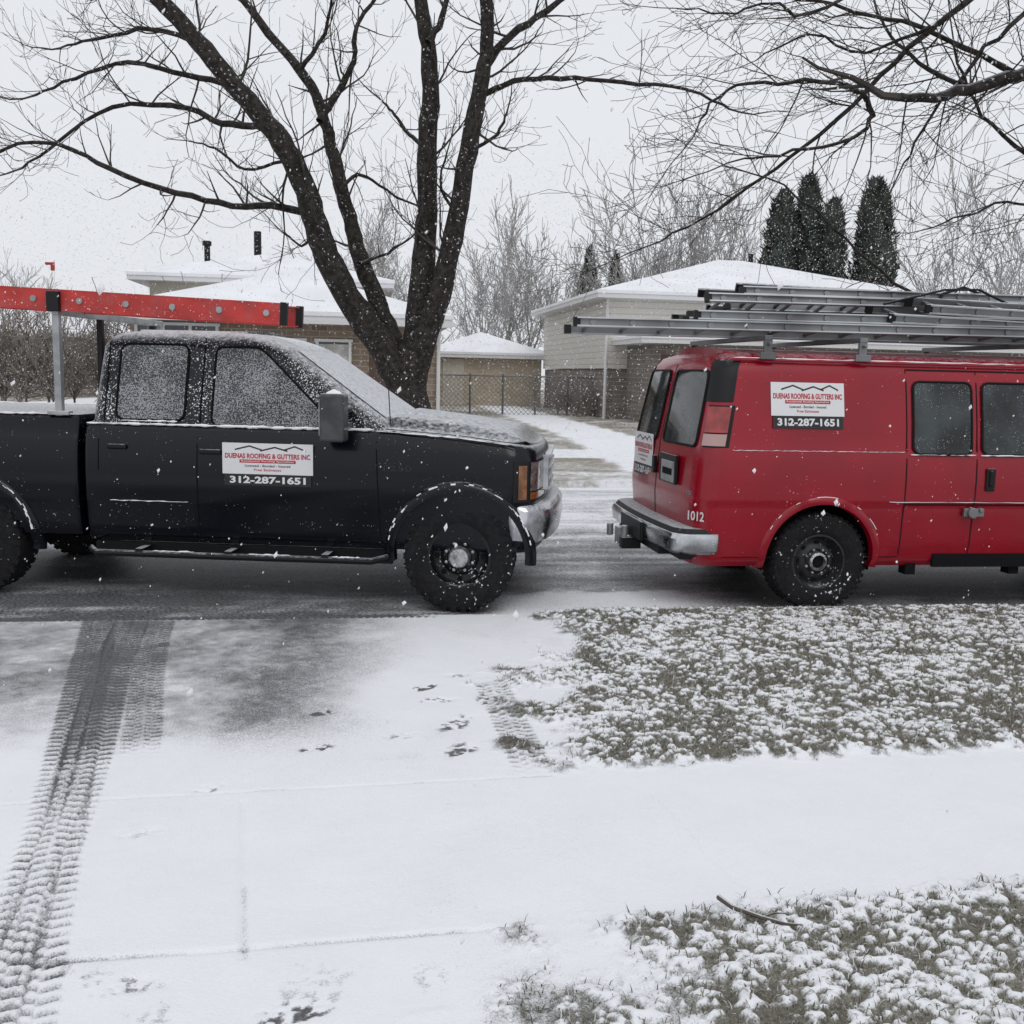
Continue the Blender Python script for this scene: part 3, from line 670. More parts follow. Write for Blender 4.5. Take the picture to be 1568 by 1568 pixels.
for cx in(0,3.35):
    for s_ in(-1,1):
        n=32;vs=[];fs=[]
        for i in range(n+1):
            a=R(-12+204*i/n)
            for yy in(.965,.50): vs.append((cx+.428*math.cos(a),s_*yy if yy<.6 else s_*min(.955,hwV(.38+.428*math.sin(a))-.004),.38+.428*math.sin(a)))
        for i in range(n): fs.append((2*i,2*i+1,2*i+3,2*i+2))
        b0=len(vs);vs+=[(cx,s_*.50,.38)]
        for i in range(n): fs.append((2*i+1,2*i+3,b0))
        mb.add(vs,fs)
mb.obj('wheel_wells',[M_dark],Vn)
mb=MB()
side_panel(mb,.675,1.13,1.18,1.70,hwV,.008,0,.05);side_panel(mb,1.225,1.80,1.18,1.70,hwV,.008,0,.05);side_panel(mb,2.1,lambda z:float(np.interp(z,[1.2,1.7],[3.35,2.95])),1.20,1.70,hwV,.008,0,.05)
def rear_panel(mb,y0,y1,z0,z1,off,mi=0,r=.05,rows=14,cols=4):
    vs=[];fs=[];edgeL=[];edgeR=[]
    for i in range(rows+1):
        z=z0+(z1-z0)*(.5-.5*math.cos(math.pi*i/rows));d=min(z-z0,z1-z);ins=r-math.sqrt(max(0,r*r-(r-d)**2)) if d<r else 0
        sh=(hwV(z)-hwV(1.2));a=y0+ins;b=y1-ins
        for k in range(cols+1):
            y=a+(b-a)*k/cols;ysc=y*(1+sh*.9);hw=hwV(z);vs.append((xrf(z)-.05*(1-(ysc/hw)**2)-off,ysc,z))
        edgeL.append(vs[-cols-1]);edgeR.append(vs[-1])
    for i in range(rows):
        for k in range(cols): q=i*(cols+1)+k;fs.append((q,q+cols+1,q+cols+2,q+1))
    mb.add(vs,fs,mi);return edgeL+edgeR[::-1]+[edgeL[0]]
e1=rear_panel(mb,-.80,-.09,1.20,1.75,.008);e2=rear_panel(mb,.09,.80,1.20,1.75,.008)
vs=[];fs=[]
for i in range(7):
    z=1.25+.08*i
    for k in range(13):
        y=(-1+2*k/12)*(hwV(z)-.28);vs.append((xff(z)+.10*(1-(y/hwV(z))**2)+.01,y,z))
for i in range(6):
    for k in range(12): q=i*13+k;fs.append((q,q+1,q+14,q+13))
mb.add(vs,fs,0)
mb.obj('van_windows',[M_glassv],Vn,True)
mb=MB()
for e in(e1,e2): mb.tube(e,.011,6,0,False)
for a,b in((.67,1.135),(1.22,1.805)): mb.tube(frame_path(a,b,1.175,1.705,hwV,.008,.05),.010,6,0,False)
for x in(.62,1.18,1.88): seam_v(mb,x,.42,1.78,hwV,.009)
seam_h(mb,.62,1.88,1.79,hwV,.012,.004);seam_h(mb,.62,1.88,.80,hwV,.012,.005)
seam_h(mb,-.75,.62,.402,hwV,.006)
def rear_line(y,z0,z1,w=.009):
    vs=[];fs=[];n=16
    for i in range(n+1):
        z=z0+(z1-z0)*i/n
        for yy in(y-w/2,y+w/2): vs.append((xrf(z)-.05*(1-(yy/hwV(z))**2)-.003,yy,z))
    for i in range(n): fs.append((2*i,2*i+2,2*i+3,2*i+1))
    mb.add(vs,fs,0)
rear_line(0,.45,1.8,.014)
mb.obj('van_seams',[mat('rubber_seal',(.008,.008,.008),.7,spec=.2)],Vn)
mb=MB()
for s_ in(-1,1): mb.tube([(-.70,s_*.825,1.835),(0,s_*.835,1.835),(2.9,s_*.835,1.83)],.010,6)
mb.obj('roof_gutter',[M_red],Vn,True)
def corner_patch(mb,z0,z1,i0,i1,off,mi,rows=8):
    vs=[];fs=[];cnt=0
    for i in range(rows+1):
        z=z0+(z1-z0)*i/rows;H=half(xrf(z)-off,xff(z),hwV(z)+off,.13,.25,.05,.10,nsd=190);row=H[i0:i1];cnt=len(row);vs+=[(x,y,z) for x,y in row]
    for i in range(rows):
        for k in range(cnt-1): q=i*cnt+k;fs.append((q,q+1,q+cnt+1,q+cnt))
    mb.add(vs,fs,mi)
for sgn in(1,-1):
    mb=MB();corner_patch(mb,1.205,1.505,12,21,.004,1);corner_patch(mb,1.31,1.495,12,20,.014,0);corner_patch(mb,1.215,1.30,12,20,.014,2);corner_patch(mb,1.53,1.855,10,20,.005,1)
    if sgn<0: mb.v=[(x,-y,z) for x,y,z in mb.v]
    mb.obj('tail_light',[M_redlens,M_blk,M_clens],Vn,True)
shell([(.42,-1.08,-.78,.93,.14,.04,.05,0),(.45,-1.12,-.78,.965,.14,.04,.05,0),(.54,-1.13,-.78,.975,.14,.04,.05,0),(.575,-1.11,-.78,.965,.14,.04,.05,0)],lambda x,y,z:z+.001,Mc=6,nsd=12).obj('van_rear_bumper',[M_chrome],Vn,True,40,merge=True)
shell([(.577,-1.10,-.78,.955,.14,.04,.05,0),(.61,-1.08,-.78,.93,.14,.04,.05,0)],lambda x,y,z:z,Mc=6,nsd=12).obj('bumper_step',[M_blk],Vn,True,40,merge=True)
mb=MB();mb.box((-1.185,-.02,.50),(.03,.62,.15),0);mb.obj('bumper_centre_pad',[M_blk],Vn,bevel=.01)
mb=MB();mb.box((-1.19,0,.36),(.16,.09,.09),0);mb.box((-1.08,0,.40),(.10,1.2,.06),0);mb.box((-1.24,.15,.40),(.06,.10,.14),1);mb.tube([(-1.24,0,.4),(-1.24,0,.5)],.028,10,1);mb.tube([(-1.26,.4,.36),(-1.26,.4,.46)],.03,8,1);mb.box((-1.0,-.72,.40),(.1,.3,.05),0)
mb.obj('tow_hitch',[M_blk,M_gal],Vn,bevel=.008)
mb=MB();xx=xrf(.98)-.05
mb.box((xx-.01,-.33,1.0),(.02,.42,.22),0);mb.box((xx-.022,-.35,.98),(.008,.32,.16),1);mb.box((xx-.028,-.35,.98),(.002,.24,.05),2);mb.obj('licence_plate',[M_blk,M_gal,M_seam],Vn,bevel=.002)
mb=MB();mb.box((xx-.02,.02,1.0),(.03,.06,.14),0);mb.obj('rear_door_handle',[M_blk],Vn,bevel=.006)
text('fleet_number','1012',.15,.070,(-.945,-.885,.70),(R(90),0,R(-58)),M_white,Vn,.02)
text('rear_badge','1500',.10,.030,(-.965,-.80,.86),(R(90),0,R(-72)),M_gal,Vn,.01)
e=business_sign(Vn,0,0,.56,.36,0,R(0),0,(xrf(1.1)-.058,.43,1.05));e.rotation_euler=(R(90),0,R(-90))
business_sign(Vn,-.15,1.515,.56,.335,-.9125,R(11))
mb=MB();arch_trim(mb,0,.38,.425,hwV,-8,188,.05,.012,0);arch_trim(mb,3.35,.38,.425,hwV,-8,188,.05,.012,0)
nv=len(mb.v);mb.v=mb.v+[(x,-y,z) for x,y,z in mb.v];mb.f=mb.f+[tuple(i+nv for i in f) for f in mb.f];mb.m=mb.m*2
mb.obj('wheel_arch_lips',[M_red],Vn,True,50)
mb=MB();mb.box((1.29,-.985,.99),(.075,.02,.17),0);mb.box((1.29,-.998,1.0),(.03,.02,.12),0);mb.obj('side_door_handle',[M_blk],Vn,bevel=.01)
mb=MB();mb.box((1.17,-.99,.745),(.16,.03,.06),0);mb.tube([(1.15,-.985,.745),(1.15,-1.03,.745)],.040,16,0);mb.tube([(1.22,-.985,.765),(1.22,-1.02,.765)],.018,10,0);mb.obj('hasp_lock',[M_alud],Vn,bevel=.006)
mb=MB();mb.box((1.9,-.93,.375),(2.0,.03,.10),0)
for x in(.75,1.6,2.6): mb.box((x,-.85,.31),(.08,.1,.1),0)
mb.box((2.0,0,.32),(5,1.0,.12),0);mb.tube([(0,-.8,.36),(0,.8,.36)],.05,8,0);mb.box((0,0,.36),(.28,.28,.26),0);mb.obj('van_underbody',[M_dark],Vn)
mb=MB();ledge=ledge_f(mb)
ledge(-.72,.60,1.188,lambda x,z:-(hwV(z)+.003),.0025,60);ledge(.64,1.16,1.172,lambda x,z:-(hwV(z)+.014),.006,14);ledge(1.2,1.86,1.172,lambda x,z:-(hwV(z)+.014),.006,14);ledge(.5,1.86,.82,lambda x,z:-(hwV(z)+.003),.003,20);ledge(-.70,2.9,1.848,-.835,.006,60)
for i in range(30):
    a=R(30+120*i/30);r=.475;a2=a+.07
    if random.random()<.4: mb.tube([(r*math.cos(a),-.982,.38+r*math.sin(a)),(r*math.cos(a2),-.982,.38+r*math.sin(a2))],.003,5)
mb.obj('van_snow_ledges',[M_snow],Vn,True,60)
for nm,x,y,sd in(('wheel_rear_right',0,-.83,-1),('wheel_rear_left',0,.83,1),('wheel_front_right',3.35,-.83,-1),('wheel_front_left',3.35,.83,1)): wheel(nm,Vn,x,y,.365,.23,.205,sd,'van')
mb=MB()
for x in(-.45,.28,1.75,2.8):
    mb.box((x,0,1.995),(.06,1.72,.035),0)
    for s_ in(-1,1):
        mb.box((x,s_*.84,1.93),(.06,.03,.13),0);mb.box((x,s_*.855,1.865),(.12,.02,.05),0);mb.tube([(x,s_*.83,1.95),(x,s_*.90,1.95)],.012,8,0)
mb.obj('van_ladder_rack',[M_alud],Vn,bevel=.004)
A=[M_alu,M_alud,M_blk,M_alud]
for nm,Ln,loc,rz,ry,rx,sp,x2 in(
 ('extension_ladder',6.2,(-1.83,-.52,2.055),R(-1.0),R(-.2),R(-6),.29,.9),
 ('extension_ladder',5.6,(-1.35,-.03,2.065),R(2.0),R(-.6),R(8),.29,.5),
 ('extension_ladder',5.0,(-1.0,.48,2.08),R(-1.5),R(.2),R(0),.29,.5),
 ('extension_ladder',3.2,(-.80,-.30,2.235),R(4),R(-.5),R(-18),.29,.3),
 ('step_ladder',2.7,(-.55,.30,2.33),R(-5),R(1.5),R(24),.27,.3),
 ('extension_ladder',3.4,(.55,-.55,2.215),R(1.5),R(1.2),R(14),.29,.3)):
    l=ladder(nm,None,Ln,A,.062,.36,sp,True,.015,x2,True);place(l,Vn,loc,rz,ry,rx)
mb=MB();mb.tube([(1.15,-.3,2.30),(1.2,-.3,2.40),(1.4,-.25,2.46),(1.6,-.2,2.41),(1.66,-.15,2.3)],.012,6,0);mb.tube([(.55,-.6,2.28),(.9,-.45,2.36),(1.15,-.4,2.42),(1.5,-.3,2.44),(1.9,-.4,2.25)],.010,6,0)
mb.obj('tie_down_strap',[M_blk],Vn,True)
# ------------------------------------------------------------ trees
def wander_tube(mb,pts,r0,r1,n=8,mi=0,jit=0.0,sub=3):
    P=[Vector(p) for p in pts];out=[]
    for i in range(len(P)-1):
        p0=P[max(i-1,0)];p1=P[i];p2=P[i+1];p3=P[min(i+2,len(P)-1)]
        for k in range(sub):
            t=k/sub;q=.5*((2*p1)+(-p0+p2)*t+(2*p0-5*p1+4*p2-p3)*t*t+(-p0+3*p1-3*p2+p3)*t**3)
            out.append(q+Vector((random.gauss(0,jit),random.gauss(0,jit),random.gauss(0,jit))))
    out.append(P[-1]);m=len(out)
    rad=[r0+(r1-r0)*(i/(m-1)) for i in range(m)]
    rad=[r*random.uniform(.94,1.07) for r in rad]
    mb.tube(out,rad,n,mi,False);return out,rad
def twig(mb,p,d,L,r,depth,grav=.0,mi=0,minr=.0022,spread=.8,up=.10,prob=.85):
    n=min(max(3,int(L/.16)),8);st=L/n;pts=[p.copy()];rad=[r];dd=d.normalized();kids=[]
    for i in range(n):
        dd=(dd+Vector((random.gauss(0,.16),random.gauss(0,.16),random.gauss(0,.13)+up-grav))).normalized()
        p=p+dd*st;pts.append(p.copy());rr=max(minr,r*(1-.75*(i+1)/n));rad.append(rr)
        if depth>0: kids.append((p.copy(),dd.copy(),rr))
    mb.tube(pts,rad,3 if r<.012 else 5,mi,False)
    for kp,kd,kr in kids:
        if random.random()<prob:
            ax=Vector((random.gauss(0,1),random.gauss(0,.8),random.gauss(0,1))).normalized();nd=(kd+ax*spread).normalized()
            twig(mb,kp,nd,L*random.uniform(.3,.65),max(minr,kr*.62),depth-1,grav,mi,minr,spread,up,prob)
def skT(u,v,Y=16.):
    u-=14
    u2=u+(v-784)*.0227;v2=v-(u-784)*.0227
    return ((u2-784)*.00985*Y/16,Y,1.7+(571-v2)*.0097*Y/16)
mb=MB();tw=MB();WS=.0098/2*.84
def limb(pts,w0,w1,kids=10,kl=1.6,dep=2,ys=0,n=8,start=.3):
    P=[];kids=int(kids*1.4)
    for i,(u,v) in enumerate(pts):
        x,y,z=skT(u,v,16);P.append((x,y+ys*i/len(pts)+random.uniform(-.08,.08),z))
    out,rad=wander_tube(mb,P,w0*WS,w1*WS,n,0,.010,4)
    for k in range(kids):
        i=int(len(out)*(start+(1-start)*(k+random.random())/kids));i=min(i,len(out)-2)
        t=(out[i+1]-out[i]).normalized();ax=Vector((random.gauss(0,1),random.gauss(0,.7),random.gauss(0.15,.8))).normalized()
        twig(tw,out[i].copy(),(t*.7+ax*1.0),kl*random.uniform(.35,1.15),min(rad[i]*.4,.022),dep,minr=.0034,prob=.66)
    if kids:
        t=(out[-1]-out[-3]).normalized();twig(tw,out[-1].copy(),t,kl,rad[-1],dep,minr=.0034,prob=.7)
    return out
limb([(640,690),(640,630),(636,590),(638,560),(645,530)],74,66,0,n=14,start=1)
x0,y0,z0=skT(640,690);mb.tube([(x0,16,-.1),(x0,16,.25),(x0,16,.6)],[.50,.39,.33],12)
limb([(628,600),(606,545),(562,480),(530,420),(508,365),(492,300),(470,245),(430,192),(372,122),(325,65),(255,-15),(190,-90)],58,22,10,1.7,2,-1.2,start=.35)
limb([(632,580),(612,520),(588,465),(562,400),(545,340),(527,270),(512,215),(498,165),(478,110),(410,25),(350,-50)],42,13,10,1.4,2,1.2,start=.35)
limb([(640,590),(648,520),(655,440),(664,340),(668,240),(673,130),(668,50),(650,-50)],54,22,8,1.4,2,.4)
limb([(645,590),(668,505),(692,435),(712,340),(733,235),(752,130),(762,60),(752,-60)],48,20,9,1.4,2,-.4)
limb([(756,105),(785,68),(835,25),(900,-25)],18,9,6,1.3,2,.5)
limb([(505,185),(530,140),(555,90),(560,30),(600,-30)],14,6,8,1.1,2,.8)
limb([(672,70),(692,30),(705,-30)],14,9,3,1.1,2,.5)
limb([(753,150),(800,132),(870,133),(960,140),(1050,160),(1110,190)],12,4,12,.9,2,-1.0,start=.2)
limb([(494,326),(445,316),(382,318),(300,302),(215,272),(150,240),(80,250),(15,300)],15,4,15,1.2,2,-1.5,start=.1)
limb([(412,190),(352,186),(300,160),(180,156),(95,208),(25,245)],14,4,13,1.2,2,.6,start=.1)
limb([(372,130),(310,122),(230,108),(150,130),(100,160)],12,4,11,1.1,2,-.6,start=.1)
limb([(325,68),(250,45),(170,55),(110,60)],11,4,10,1.2,2,.6,start=.1)
limb([(470,245),(440,240),(380,250),(330,215),(290,200)],8,3,8,.9,2,1.0,start=.1)
limb([(535,290),(560,262),(590,275),(640,300)],8,4,7,.8,2,.8,start=.1)
limb([(667,230),(640,200),(618,170),(600,150)],9,4,6,.8,2,.5,start=.2)
limb([(720,330),(690,290),(700,240)],7,3,4,.7,2,-.5)
limb([(735,230),(775,200),(790,160)],8,4,6,.8,2,.7,start=.2)
limb([(500,350),(470,370),(440,350)],7,3,6,.8,2,.7,start=.1)
limb([(560,400),(600,380),(640,350)],7,3,6,.8,2,1,start=.1)
limb([(480,110),(520,60),(540,0)],9,4,6,1.1,2,-.5,start=.1)
tr=empty('bare_tree',(0,0,0));mb.obj('trunk_and_limbs',[M_bark],tr,True,60)
tw.obj('twigs',[M_twig],tr)
mb=MB();tw=MB()
def skR(u,v):
    Y=10.;u2=u+(v-784)*.0227;v2=v-(u-784)*.0227
    return ((u2-784)*.00600*Y/9.4*.95,Y,1.7+(571-v2)*.0060*Y/9.7)
def limbR(pts,w0,w1,kids,kl,ys=0,dep=2,grav=.05):
    P=[]
    for i,(u,v) in enumerate(pts):
        x,y,z=skR(u,v);P.append((x,y+ys*i/len(pts),z))
    out,rad=wander_tube(mb,P,w0*.0031,w1*.0031,7,0,.012,4)
    for k in range(kids):
        i=min(int(len(out)*(k+random.random())/kids),len(out)-2);t=(out[i+1]-out[i]).normalized();ax=Vector((random.gauss(-.2,1),random.gauss(0,.9),random.gauss(.0,.9))).normalized()
        twig(tw,out[i].copy(),t*.8+ax,kl*random.uniform(.5,1.3),min(rad[i]*.5,.010),dep,grav,0,.0026,.75,.05,.74)
    twig(tw,out[-1].copy(),(out[-1]-out[-3]).normalized(),kl,rad[-1],dep,grav,0,.0026,prob=.7)
limbR([(1760,60),(1660,100),(1568,133),(1490,155),(1410,180),(1340,187)],26,12,12,1.1,-.8)
limbR([(1340,187),(1318,160),(1265,148),(1180,152),(1100,165),(1060,210)],9,3,12,.9,-.6)
limbR([(1340,187),(1290,228),(1200,255),(1120,270)],7,3,10,.9,-.9)
limbR([(1760,-80),(1600,-40),(1480,20),(1380,100),(1300,180),(1210,250),(1120,310),(1030,360)],12,3,22,1.0,.6)
limbR([(1760,180),(1640,150),(1520,90),(1430,40),(1330,10),(1230,-20)],12,4,16,1.1,.8)
limbR([(1720,300),(1620,270),(1530,220),(1470,160),(1440,90)],9,3,14,1.0,-.3)
limbR([(1450,470),(1385,435),(1300,370),(1200,295),(1110,265)],6,2,12,.6,-.2,1)
limbR([(1700,-60),(1560,40),(1500,100),(1440,180),(1400,250)],9,3,14,1.0,.2)
limbR([(1720,340),(1640,330),(1560,310),(1500,330),(1440,350)],6,2,10,.8,.2)
limbR([(1500,150),(1440,110),(1400,60),(1380,0)],8,4,10,1.0,1.)
limbR([(1300,10),(1230,40),(1180,20),(1110,30),(1040,20)],6,2,10,.9,.3)
limbR([(1420,60),(1330,90),(1250,60),(1170,90)],6,2,10,.9,.5)
xb=skR(1760,60)
mb.tube([(7.4,10.2,-.1),(7.3,10.1,1.0),(7.1,10.0,2.6),(6.9,10,4.0),(6.5,10,5.6),(6.3,10,7.5)],[.30,.24,.21,.18,.13,.05],10)
mb.tube([(7.1,10.,2.9),(6.5,10,4.2),(xb[0],10,xb[2])],[.14,.11,.08],8)
mb.tube([(6.9,10.,3.9),(6.6,10,5.0),skR(1760,-80)],[.12,.09,.05],8)
mb.tube([(7.1,10.,2.6),(6.5,10,3.0),skR(1720,300)],[.08,.06,.03],8)
mb.tube([(7.0,10.,3.2),(6.6,10,3.8),skR(1760,180)],[.08,.06,.035],8)
mb.tube([(6.5,10,3.0),skR(1600,480),skR(1450,470)],[.05,.03,.016],8)
tr=empty('bare_tree',(0,0,0));mb.obj('trunk_and_limbs',[M_bark],tr,True,60);tw.obj('twigs',[M_twig],tr)
def template(seed,H=9,spread=.75,dep=3,nl=5,minr=.013):
    random.seed(seed);m=MB()
    m.tube([(0,0,-.3),(0.02,0,H*.12),(0,0,H*.28)],[.15,.12,.10],5,0,False)
    for k in range(nl):
        a=random.uniform(0,6.28);dd=Vector((math.cos(a)*.6,math.sin(a)*.6,1))
        twig(m,Vector((0,0,H*random.uniform(.12,.28))),dd,H*random.uniform(.5,.72),.075,dep,0,0,minr,spread,.09,.68)
    V=np.array(m.v);F=[f for f in m.f if len(f)==4];return V,np.array(F)
TP=[template(s) for s in(1,2,3)]
TS=[template(s,9,.9,2,7,.03) for s in(4,5)]
random.seed(11)
VV=[];FF=[];off=0
def putree(x,y,z,s,a,k,sq=1,T_=None):
    global off
    V,F=(T_ or TP)[k];c,sn=math.cos(a),math.sin(a);W2=V*s;W2=np.stack([(W2[:,0]*c-W2[:,1]*sn)*sq,(W2[:,0]*sn+W2[:,1]*c)*sq,W2[:,2]],-1)+np.array([x,y,z]);VV.append(W2);FF.append(F+off);off+=len(V)
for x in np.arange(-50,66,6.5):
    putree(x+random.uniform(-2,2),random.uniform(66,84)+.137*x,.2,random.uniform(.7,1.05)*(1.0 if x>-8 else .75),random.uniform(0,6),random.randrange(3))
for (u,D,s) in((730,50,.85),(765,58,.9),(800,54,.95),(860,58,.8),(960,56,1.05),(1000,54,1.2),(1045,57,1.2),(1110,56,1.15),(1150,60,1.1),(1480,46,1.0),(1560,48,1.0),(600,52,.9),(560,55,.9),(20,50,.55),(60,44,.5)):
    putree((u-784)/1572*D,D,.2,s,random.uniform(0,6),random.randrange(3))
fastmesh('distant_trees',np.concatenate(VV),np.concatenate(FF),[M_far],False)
VV=[];FF=[];off=0
for i in range(46): putree(-21+i*.27+random.uniform(-.2,.2),30+random.uniform(-1,3),.2,random.uniform(.20,.34),random.uniform(0,6),random.randrange(2),1.2,TS)
for i in range(12): putree(1.5+i*.3,34.5+random.uniform(0,1),.2,random.uniform(.08,.12),random.uniform(0,6),random.randrange(2),1.3,TS)
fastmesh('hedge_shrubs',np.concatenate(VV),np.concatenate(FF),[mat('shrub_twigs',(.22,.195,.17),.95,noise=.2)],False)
M_con=mat('conifer',(.075,.088,.076),.95,noise=.5,nscale=1.2,snow=.35,snow_lo=.7,snow_hi=1.3,spec=.1)  # green lightened so the colour carries some distance haze
def conifer(name,x,y,H,w,n=11000,taperp=.5,z0=.2):
    t=rng.random(n)**.85;a=rng.uniform(0,2*np.pi,n)
    prof=w/2*np.clip(np.minimum(1,(t/.08+.4))*(1-t)**taperp*1.05,0,1)
    lump=.74+.42*vnoise(a*1.3+np.sin(a)*1,t*9,1.0,int(abs(x)*10)+3)+.12*np.sin(a*5+t*30)
    r=prof*lump*rng.uniform(.45,1.08,n)**.5
    c=np.stack([x+r*np.cos(a),y+r*np.sin(a),z0+t*H],-1)
    sz=rng.uniform(.08,.24,n)
    out=np.stack([np.cos(a)*.45,np.sin(a)*.45,np.full(n,.8)],-1)+rng.normal(0,.4,(n,3))
    sdv=np.stack([-np.sin(a),np.cos(a),np.zeros(n)],-1)+rng.normal(0,.4,(n,3))
    V=np.stack([c-sdv*sz[:,None]*.35,c+sdv*sz[:,None]*.35,c+out*sz[:,None]*1.2],1).reshape(-1,3)
    F=np.arange(3*n).reshape(-1,3)
    e=empty(name);fastmesh('foliage',V,F,[M_con],False,parent=e)
    m=MB();m.tube([(x,y,z0-.3),(x,y,z0+H*.5),(x,y,z0+H*.93)],[.18,.10,.03],7);m.obj('trunk',[M_bark],e)
conifer('cypress_tree',11.25,45,9.3,2.3,taperp=.42);conifer('cypress_tree',12.5,45.8,10.1,2.4,taperp=.42);conifer('cypress_tree',13.4,45,9.0,1.8,taperp=.42);conifer('cypress_tree',15.3,45.5,10.0,2.9,taperp=.42)
conifer('pine_tree',4.1,60,8.6,3.2,5000,taperp=.8);conifer('pine_tree',5.7,61,8.4,2.6,5000,taperp=.8)
# ------------------------------------------------------------ houses
def hip(mb,x0,x1,y0,y1,z,h,ov,mi_s,mi_t):
    X0,X1,Y0,Y1=x0-ov,x1+ov,y0-ov,y1+ov
    mb.box(((X0+X1)/2,(Y0+Y1)/2,z-.07),(X1-X0,Y1-Y0,.14),mi_t)
    mb.box(((X0+X1)/2,(Y0+Y1)/2,z+.05),(X1-X0+.06,Y1-Y0+.06,.10),mi_s)
    d=min(X1-X0,Y1-Y0)/2
    if X1-X0>=Y1-Y0: ra,rb=(X0+d,(Y0+Y1)/2,z+.1+h),(X1-d,(Y0+Y1)/2,z+.1+h)
    else: ra,rb=((X0+X1)/2,Y0+d,z+.1+h),((X0+X1)/2,Y1-d,z+.1+h)
    e=.03;vs=[(X0-e,Y0-e,z+.1),(X1+e,Y0-e,z+.1),(X1+e,Y1+e,z+.1),(X0-e,Y1+e,z+.1),ra,rb]
    if X1-X0>=Y1-Y0: fs=[(0,1,5,4),(1,2,5),(2,3,4,5),(3,0,4)]
    else: fs=[(0,1,4),(1,2,5,4),(2,3,5),(3,0,4,5)]
    mb.add(vs,fs,mi_s)
def window(mb,x,y,z,w,h,mi_t,mi_g,panes=2,mc=None):
    mb.box((x,y-.03,z),(w,.05,h),mi_g);t=.07
    for dz in(-h/2,h/2): mb.box((x,y-.05,z+dz),(w+2*t,.09,t),mi_t)
    for k in range(panes+1): mb.box((x-w/2+w*k/panes,y-.048,z),(t,.085,h-t),mi_t)
    if mc is not None: mb.box((x,y-.058,z+h*.28),(w*.9,.004,h*.35),mc)
def parts(parent,specs):
    for nm,mb,mats in specs: mb.obj(nm,mats,parent)
M_roofsnow=mat('roof_snow',(.80,.81,.84),.9,noise=.05,nscale=.8,bump=.3,bscale=3)
H1=empty('brick_house',(-1.9,26.2,.25),R(8))
w=MB();w.box((-3.75,4,1.3),(7.5,8,2.9),0);w.box((-5.1,11.95,1.3),(7.0,7.5,2.9),0)
s_=MB();s_.box((-5.1,11.9,3.35),(7.1,7.6,1.7),0)
r=MB();hip(r,-7.5,-.3,0,8,2.72,1.35,.55,0,1);hip(r,-8.6,-1.6,8.1,15.7,4.2,1.15,.6,0,1)
g=MB();window(g,-3.75,-.0,1.15,.75,2.0,0,1,1,2);window(g,-2.65,-.0,1.15,.8,2.0,0,1,1,2);window(g,-6.4,0,2.05,1.9,.8,0,1,3)
g.box((-1.3,-.02,1.05),(.95,.06,2.05),3)
g.box((-3.9,-.56,2.57),(8.3,.08,.10),0)
g.tube([(-.05,-.1,2.5),(-.05,-.1,0)],.05,6,0)
v=MB();v.tube([(-7.3,11.0,4.9),(-7.3,11.0,5.55)],.10,8);v.tube([(-7.3,11.0,5.55),(-7.3,11.0,5.7)],.15,8);v.tube([(-5.7,11.9,5.2),(-5.7,11.9,6.2)],.13,8)
parts(H1,[('walls',w,[M_brick]),('upper_walls',s_,[M_stucco]),('roof',r,[M_roofsnow,M_trim]),('windows_and_door',g,[M_trim,M_hglass,M_curtain,M_door]),('roof_vents',v,[M_blk])])
H2=empty('split_level_house',(3.0,33.5,.25),R(9))
w=MB();w.box((6,5.5,.75),(12,11,1.8),0);w.box((6.6,-1.0,1.2),(12,4.0,2.6),0)
s_=MB();s_.box((6,5.5,2.82),(12.15,11.15,2.3),0)
r=MB();hip(r,0,12,0,11,4.02,1.75,.55,0,1);hip(r,.6,12.6,-3.0,1.0,2.55,.55,.5,0,1)
g=MB();window(g,3.6,-3.0,1.35,1.6,1.1,0,1,2,2);g.box((1.3,-3.03,1.05),(.9,.06,2.1),3);window(g,7,-3.0,1.4,2.0,1.2,0,1,3)
g.tube([(-.12,-.12,3.9),(-.12,-.12,.0)],.05,6,0)
v=MB();v.tube([(7,6,5.2),(7,6,6.2)],.1,8)
parts(H2,[('walls',w,[M_brick2]),('siding',s_,[M_siding]),('roof',r,[M_roofsnow,M_trim]),('windows_and_door',g,[M_trim,M_hglass,M_curtain,M_door]),('roof_vent',v,[M_blk])])
H3=empty('detached_garage',(-3.6,44.5,.25),R(8))
w=MB();w.box((2.3,2.5,1.1),(4.8,6,2.3),0);r=MB();hip(r,-.1,4.7,-.5,5.5,2.2,.95,.4,0,1)
g=MB();g.box((.9,-.53,1.0),(.9,.05,2),3)
parts(H3,[('walls',w,[M_brick3]),('roof',r,[M_roofsnow,M_trim]),('door',g,[M_trim,M_hglass,M_curtain,M_stucco])])
H4=empty('bungalow_house',(-27,42,.2),R(8));w=MB();w.box((5,4,1.3),(10,8,2.7),0);r=MB();hip(r,0,10,0,8,2.7,1.2,.5,0,1);g=MB();window(g,3,0,1.5,1.6,1.1,0,1,2);window(g,7,0,1.5,1.6,1.1,0,1,2)
parts(H4,[('walls',w,[M_brick2]),('roof',r,[M_roofsnow,M_trim]),('windows',g,[M_trim,M_hglass])])
H5=empty('bungalow_house',(19.5,37,.2),R(9));w=MB();w.box((6,4,1.3),(12,8,2.7),0);r=MB();hip(r,0,12,0,8,2.7,1.3,.5,0,1);g=MB();window(g,3,0,1.5,1.6,1.1,0,1,2)
parts(H5,[('walls',w,[M_brick]),('roof',r,[M_roofsnow,M_trim]),('windows',g,[M_trim,M_hglass])])
mb=MB();F0=Vector((-2.6,34.5,.25));F1=Vector((2.9,35.6,.25));Lf=(F1-F0).length;dv=(F1-F0).normalized();hF=1.35
for i in range(6):
    p=F0+dv*Lf*i/5;mb.tube([p,p+Vector((0,0,hF+.06))],.04,6)
